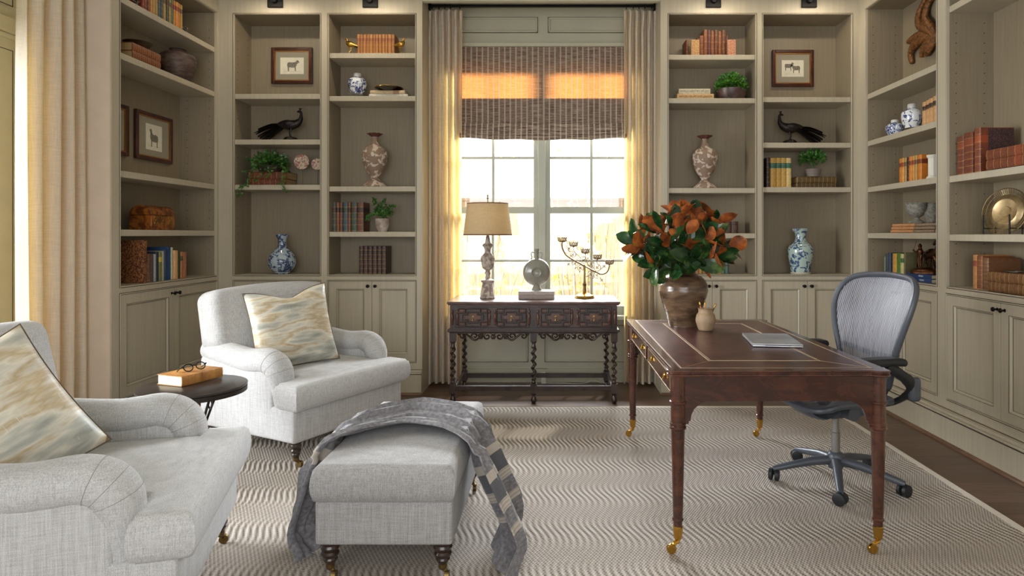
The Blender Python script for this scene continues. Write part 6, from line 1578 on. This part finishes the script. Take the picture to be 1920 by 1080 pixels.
# legs
def twist_leg(x, y, foot=True):
    b = MB()
    b.box(x-.024, x+.024, y-.024, y+.024, .480, .556)
    b.lathe([(.015, .425), (.020, .432), (.015, .440), (.013, .462), (.021, .470), (.021, .480)], 18, (x, y, 0))
    vs = []; seg = 14; nz = 60
    def f(u, v):
        z = .185+.242*v; a = 2*PI*u; ph = 2*PI*v*4.2
        ex = .0085*math.cos(ph); ey = .0085*math.sin(ph); pr_ = .0135+.0045*abs(math.sin(ph/1.0+a*0))
        r = .0150
        return (x+ex+r*math.cos(a), y+ey+r*math.sin(a), z)
    b.grid(f, seg, nz, closeu=True)
    b.lathe([(.016, .150), (.022, .158), (.015, .166), (.014, .176), (.020, .183), (.014, .190)], 18, (x, y, 0))
    b.box(x-.024, x+.024, y-.024, y+.024, .078, .152)
    b.lathe([(0, 0), (.015, 0), (.021, .012), (.023, .028), (.015, .050), (.012, .058), (.019, .066), (.019, .079)], 18, (x, y, 0))
    return b
for x, y in ((-.627, -hd+.045), (0, -hd+.045), (.625, -hd+.045), (-.60, hd-.045), (.60, hd-.045)):
    twist_leg(x, y).build('leg', OAK, co, smooth=45)
y_f, y_b = -hd+.045, hd-.045
MB().box(-.605, -.022, y_f-.014, y_f+.014, .098, .134).build('stretcher', OAK, co, bevel=.003); MB().box(.022, .603, y_f-.014, y_f+.014, .098, .134).build('stretcher', OAK, co, bevel=.003)
MB().box(-.578, .578, y_b-.014, y_b+.014, .098, .134).build('stretcher', OAK, co, bevel=.003)
for x in (-.615, .613): MB().box(x-.012, x+.012, y_f+.02, y_b-.02, .098, .134).build('stretcher', OAK, co, bevel=.003)
# pierced scroll frieze between the legs
def scroll(b, cx0, cz0, r0, turns, a0, dirn, th):
    pts = []; n = int(22*turns)
    for k in range(n+1):
        q = k/n; a = a0+dirn*2*PI*turns*q; r = r0*(1-.82*q); pts.append((cx0+r*math.cos(a), 0, cz0+r*math.sin(a)))
    b.tube(pts, [(th*(1-.45*k/n), .011) for k in range(n+1)], 8, up=(0, 1, 0))
for xc in (-.313, .313):
    b = MB()
    for sx in (-1, 1):
        scroll(b, xc+sx*.048, .518, .030, 1.2, R(90), -sx, .0085)
        scroll(b, xc+sx*.145, .520, .030, 1.2, R(-90), sx, .0085)
        scroll(b, xc+sx*.235, .522, .026, 1.2, R(90), -sx, .008)
        b.tube(spline([(xc+sx*.01, 0, .540), (xc+sx*.05, 0, .549), (xc+sx*.10, 0, .515), (xc+sx*.145, 0, .489), (xc+sx*.19, 0, .520), (xc+sx*.235, 0, .549), (xc+sx*.275, 0, .530)], 5), [(.008, .010)]*31, 7, up=(0, 1, 0))
        for q in range(3): b.tube(spline([(xc+sx*(.095+q*.012), 0, .545-q*.006), (xc+sx*(.085+q*.012), 0, .525-q*.01), (xc+sx*(.09+q*.01), 0, .497)], 4), [(.007, .009)]*8+[(.003, .006)], 7, up=(0, 1, 0))
    b.lathe([(0, -.014), (.017, -.010), (.021, 0), (0, .004)], 16, (xc, 0, .515), axis='y', fn=lambda a, z: 1+.15*math.cos(6*a))
    b.box(xc-.285, xc+.285, -.010, .010, .540, .548)
    b.xf(Matrix.Translation((0, -hd+.04, 0))); b.build('carved_frieze', OAK, co, smooth=60)

# ---------------------------------------------------------------- on the console
CZ = .791
sL = F/5.2
kk = lambda prof, s=sL: [(r/s, h/s) for r, h in prof]
la = thing('table_lamp', 'distressed wooden baluster lamp with a burlap shade', 'lamp', ((914.5-1040)*5.2/F, 5.2, CZ))
WWOOD = patchy('chalky_distressed_wood', RGB(128,110,98), RGB(186,176,164), 34, .50, .8, .3, .14)
b = MB(); w0, w1 = 13.5/sL, 9/sL; h1 = 30/sL
b.add([(-w0, -w0, 0), (w0, -w0, 0), (w0, w0, 0), (-w0, w0, 0), (-w1, -w1, h1), (w1, -w1, h1), (w1, w1, h1), (-w1, w1, h1)], [(3, 2, 1, 0), (4, 5, 6, 7), (0, 1, 5, 4), (1, 2, 6, 5), (2, 3, 7, 6), (3, 0, 4, 7)])
b.build('plinth_base', WWOOD, la, bevel=.004)
b = MB(); b.lathe(kk([(12, 30), (12.5, 32), (12, 34), (5, 37), (4, 43), (6, 47), (4.5, 50), (4.2, 52), (9, 56), (11.5, 64), (12, 70), (13.5, 73), (12.5, 78), (9, 82), (6, 85), (5.5, 90), (7, 95), (10.5, 99), (9, 101), (5, 104), (4, 110), (3, 116), (2, 118)]), 32, fn=lambda a, z: 1+(.05*math.cos(a*12) if 54/sL < z < 70/sL else 0))
b.build('turned_body', WWOOD, la, smooth=50)
MB().lathe(kk([(1, 116), (1, 186), (2.4, 186), (1.2, 189), (1.8, 193), (0, 195)]), 12).build('finial', ABRASS, la)
z0, z1 = 118/sL, 178/sL
for_ = MB().lathe([(.197, z0), (.166, z1)], 56); so = for_.build('lamp_shade', SHADE_L, la, smooth=80)
MB().lathe([(.1972, z0-.001), (.1985, z0+.003), (.1972, z0+.009)], 56).lathe([(.1672, z1-.008), (.168, z1-.003), (.1665, z1+.001)], 56).build('trim_band', M('shade_trim', RGB(120,84,58), .8), so)
b = MB()
for k in range(3): a = 2*PI*k/3; b.tube([(0, 0, z1-.02), (.164*math.cos(a), .164*math.sin(a), z1-.004)], .0015, 4)
b.build('spider', ABRASS, so)
x_ = (1006-1040)*5.2/F
fx0, fx1 = (972-1040)*5.12/F, (1039.5-1040)*5.12/F
GB = plainb(RGB(150,136,128)); GB2 = plainb(RGB(170,158,150))
for i, (m_, lb) in enumerate(((GB, 'greige cloth book lying lower under the celadon flask'), (GB2, 'greige cloth book lying directly under the celadon flask'))):
    book(lb, .030, .20, fx1-fx0, m_, (fx0, 5.12, CZ+.0005+.015+.031*i), 0, lie=True, pages=M('white_pages', RGB(226,222,214), .7), curve=.002)
CEL = M('celadon_glaze', RGB(132,130,118), .3, var=.08, scale=12, coat=.3)
fl = thing('moon_flask', 'round celadon moon flask vase with two small handles', 'vase', (x_, 5.22, CZ+.063))
rD = 26/sL; zc = (548-514)/sL
MB().lathe([(0, -.040), (rD*.28, -.040), (rD*.34, -.046), (rD*.38, -.040), (rD*.75, -.036), (rD*.93, -.022), (rD, 0), (rD*.93, .022), (rD*.75, .036), (rD*.3, .04), (0, .04)], 56, (0, 0, zc), axis='y').build('body', CEL, fl, smooth=50)
MB().lathe([(0, 0), (.042, 0), (.040, .010), (.028, .035), (.022, .05)], 28).build('foot', CEL, fl, smooth=50)
MB().lathe([(.018, zc+rD*.9), (.018, zc+rD+.055), (.021, zc+rD+.062), (.021, zc+rD+.078), (.015, zc+rD+.078), (.014, zc+rD+.05)], 28).build('neck', CEL, fl, smooth=50)
for sx in (-1, 1): MB().tube(spline([(sx*.017, 0, zc+rD+.045), (sx*.038, 0, zc+rD+.05), (sx*.044, 0, zc+rD+.03), (sx*.038, 0, zc+rD+.01), (sx*.046, 0, zc+rD-.008)], 5), .0045, 8).build('handle', CEL, fl)
# candelabra
cb = thing('candelabra', 'brass five-cup candelabra with vine scrolls on console', 'candelabra', ((1096-1040)*5.22/F, 5.22, CZ)); sC = F/5.22
def cp(x, y): return ((x/7.714+1030-1096)/sC, 0, (560-(y/7.714+430))/sC)
MB().lathe([(0, 0), (.080, 0), (.082, .004), (.074, .016), (.072, .022), (.060, .026), (.022, .044), (.016, .055), (0, .056)], 40).build('base', BRASS, cb, smooth=40)
MB().lathe([(.016, .05), (.011, .09), (.015, .105), (.017, .112), (.011, .12), (.008, .15), (.008, .26), (.005, .272), (0, .275)], 24).build('stem', ABRASS, cb, smooth=40)
MB().tube(spline([cp(*p) for p in ((180, 210), (195, 300), (240, 380), (320, 438), (470, 520), (620, 600), (700, 640), (770, 658), (840, 620), (870, 530))], 7), .0062, 9, up=(0, 1, 0)).build('main_arm', ABRASS, cb)
def cup(x, y):
    c = cp(x, y); b = MB(); r = 8.2/sC
    b.lathe([(.003, -.018), (.006, -.010), (r*.8, -.006), (r*.95, .002), (r*.9, .0)], 20, c)
    for k in range(12):
        a = 2*PI*k/12
        for d in (-1, 1):
            a2 = a+d*2*PI/12
            b.tube([(c[0]+r*.94*math.cos(a), c[1]+r*.94*math.sin(a), c[2]+.001), (c[0]+r*1.03*math.cos(a2), c[1]+r*1.03*math.sin(a2), c[2]+.026)], .0022, 5)
        b.lathe([(0, 0), (.003, .003), (0, .008)], 6, (c[0]+r*1.03*math.cos(a), c[1]+r*1.03*math.sin(a), c[2]+.026))
    for z, r2 in ((.012, .98), (.025, 1.03)): b.tube([(c[0]+r*r2*math.cos(2*PI*k/20), c[1]+r*r2*math.sin(2*PI*k/20), c[2]+z) for k in range(20)], .0022, 5, closed=True)
    b.build('candle_cup', ABRASS, cb, smooth=50)
for c_ in ((187, 180), (350, 245), (520, 345), (695, 430), (868, 505)): cup(*c_)
b = MB()
for (x, y, r, a0, dr2) in ((345, 375, 40, 250, 1), (370, 503, 44, 70, -1), (450, 570, 46, 60, -1), (495, 455, 48, 240, 1), (600, 510, 48, 200, 1), (695, 565, 52, 230, -1), (600, 655, 50, 130, -1), (685, 672, 46, 60, 1)):
    b.tube([cp(x+r*(1-.12*k/24)*math.cos(R(a0)+dr2*k/24*5.3), y+r*(1-.12*k/24)*math.sin(R(a0)+dr2*k/24*5.3)) for k in range(25)], .0026, 6, up=(0, 1, 0))
for pts in (((345, 240), (350, 300), (375, 350), (430, 400), (460, 440)), ((520, 350), (518, 420), (545, 500), (600, 560)), ((690, 430), (690, 500), (740, 540)), ((520, 540), (505, 600), (505, 690)), ((740, 590), (770, 565), (795, 545)), ((270, 310), (290, 330), (330, 325)), ((730, 700), (755, 740)), ((400, 560), (370, 575)), ((530, 700), (560, 680))):
    b.tube(spline([cp(*p) for p in pts], 4), .0026, 6, up=(0, 1, 0))
for (x, y) in ((340, 378), (368, 505), (450, 570), (495, 458), (602, 512), (693, 563), (600, 655), (686, 675), (283, 290), (278, 513), (792, 543), (758, 745)):
    for k in range(4):
        a = PI/4+k*PI/2; c0 = cp(x, y); c1 = cp(x+17*math.cos(a), y+17*math.sin(a)); c2 = cp(x+28*math.cos(a), y+28*math.sin(a)); b.tube([c0, c1, c2], [.0012, .0046, .001], 6, up=(0, 1, 0))
for (x, y) in ((560, 430), (440, 620), (635, 715), (560, 685), (375, 572)): b.tube([cp(x-8, y+14), cp(x, y), cp(x+8, y-18)], [.001, .0045, .0008], 6, up=(0, 1, 0))
b.build('vine_scrolls', ABRASS, cb)
# outlet, adapter and cord below the window
XO = lambda px: (px-1040)*WY/F; ZO = lambda py: EYE+(440-py)*WY/F
o = thing('wall_outlet', 'black wall outlet with a white adapter plugged in under the console', 'outlet', ((XO(1015)), WY-.012, ZO(697)))
MB().box(-.054, .054, -.006, -.0, -.030, .032).build('cover_plate', BLACK, o, bevel=.002)
WPL = M('white_plastic', RGB(220,216,206), .4)
MB().box(.00, .042, -.050, -.006, -.095, .004).build('adapter', WPL, o, bevel=.004)
b = MB(); b.tube(spline([(XO(1019), WY-.035, .05), (XO(1021), WY-.05, .006), (XO(1060), WY-.07, .005), (XO(1080), WY-.09, .005), (XO(1100), WY-.05, .005), (XO(1110), WY-.045, .03), (XO(1125), WY-.05, .006), (XO(1140), WY-.06, .005)], 6), .0032, 6)
o = b.build('power_cord', WPL, None); tag(o, 'thin white power cord along the floor under the console', 'cord')
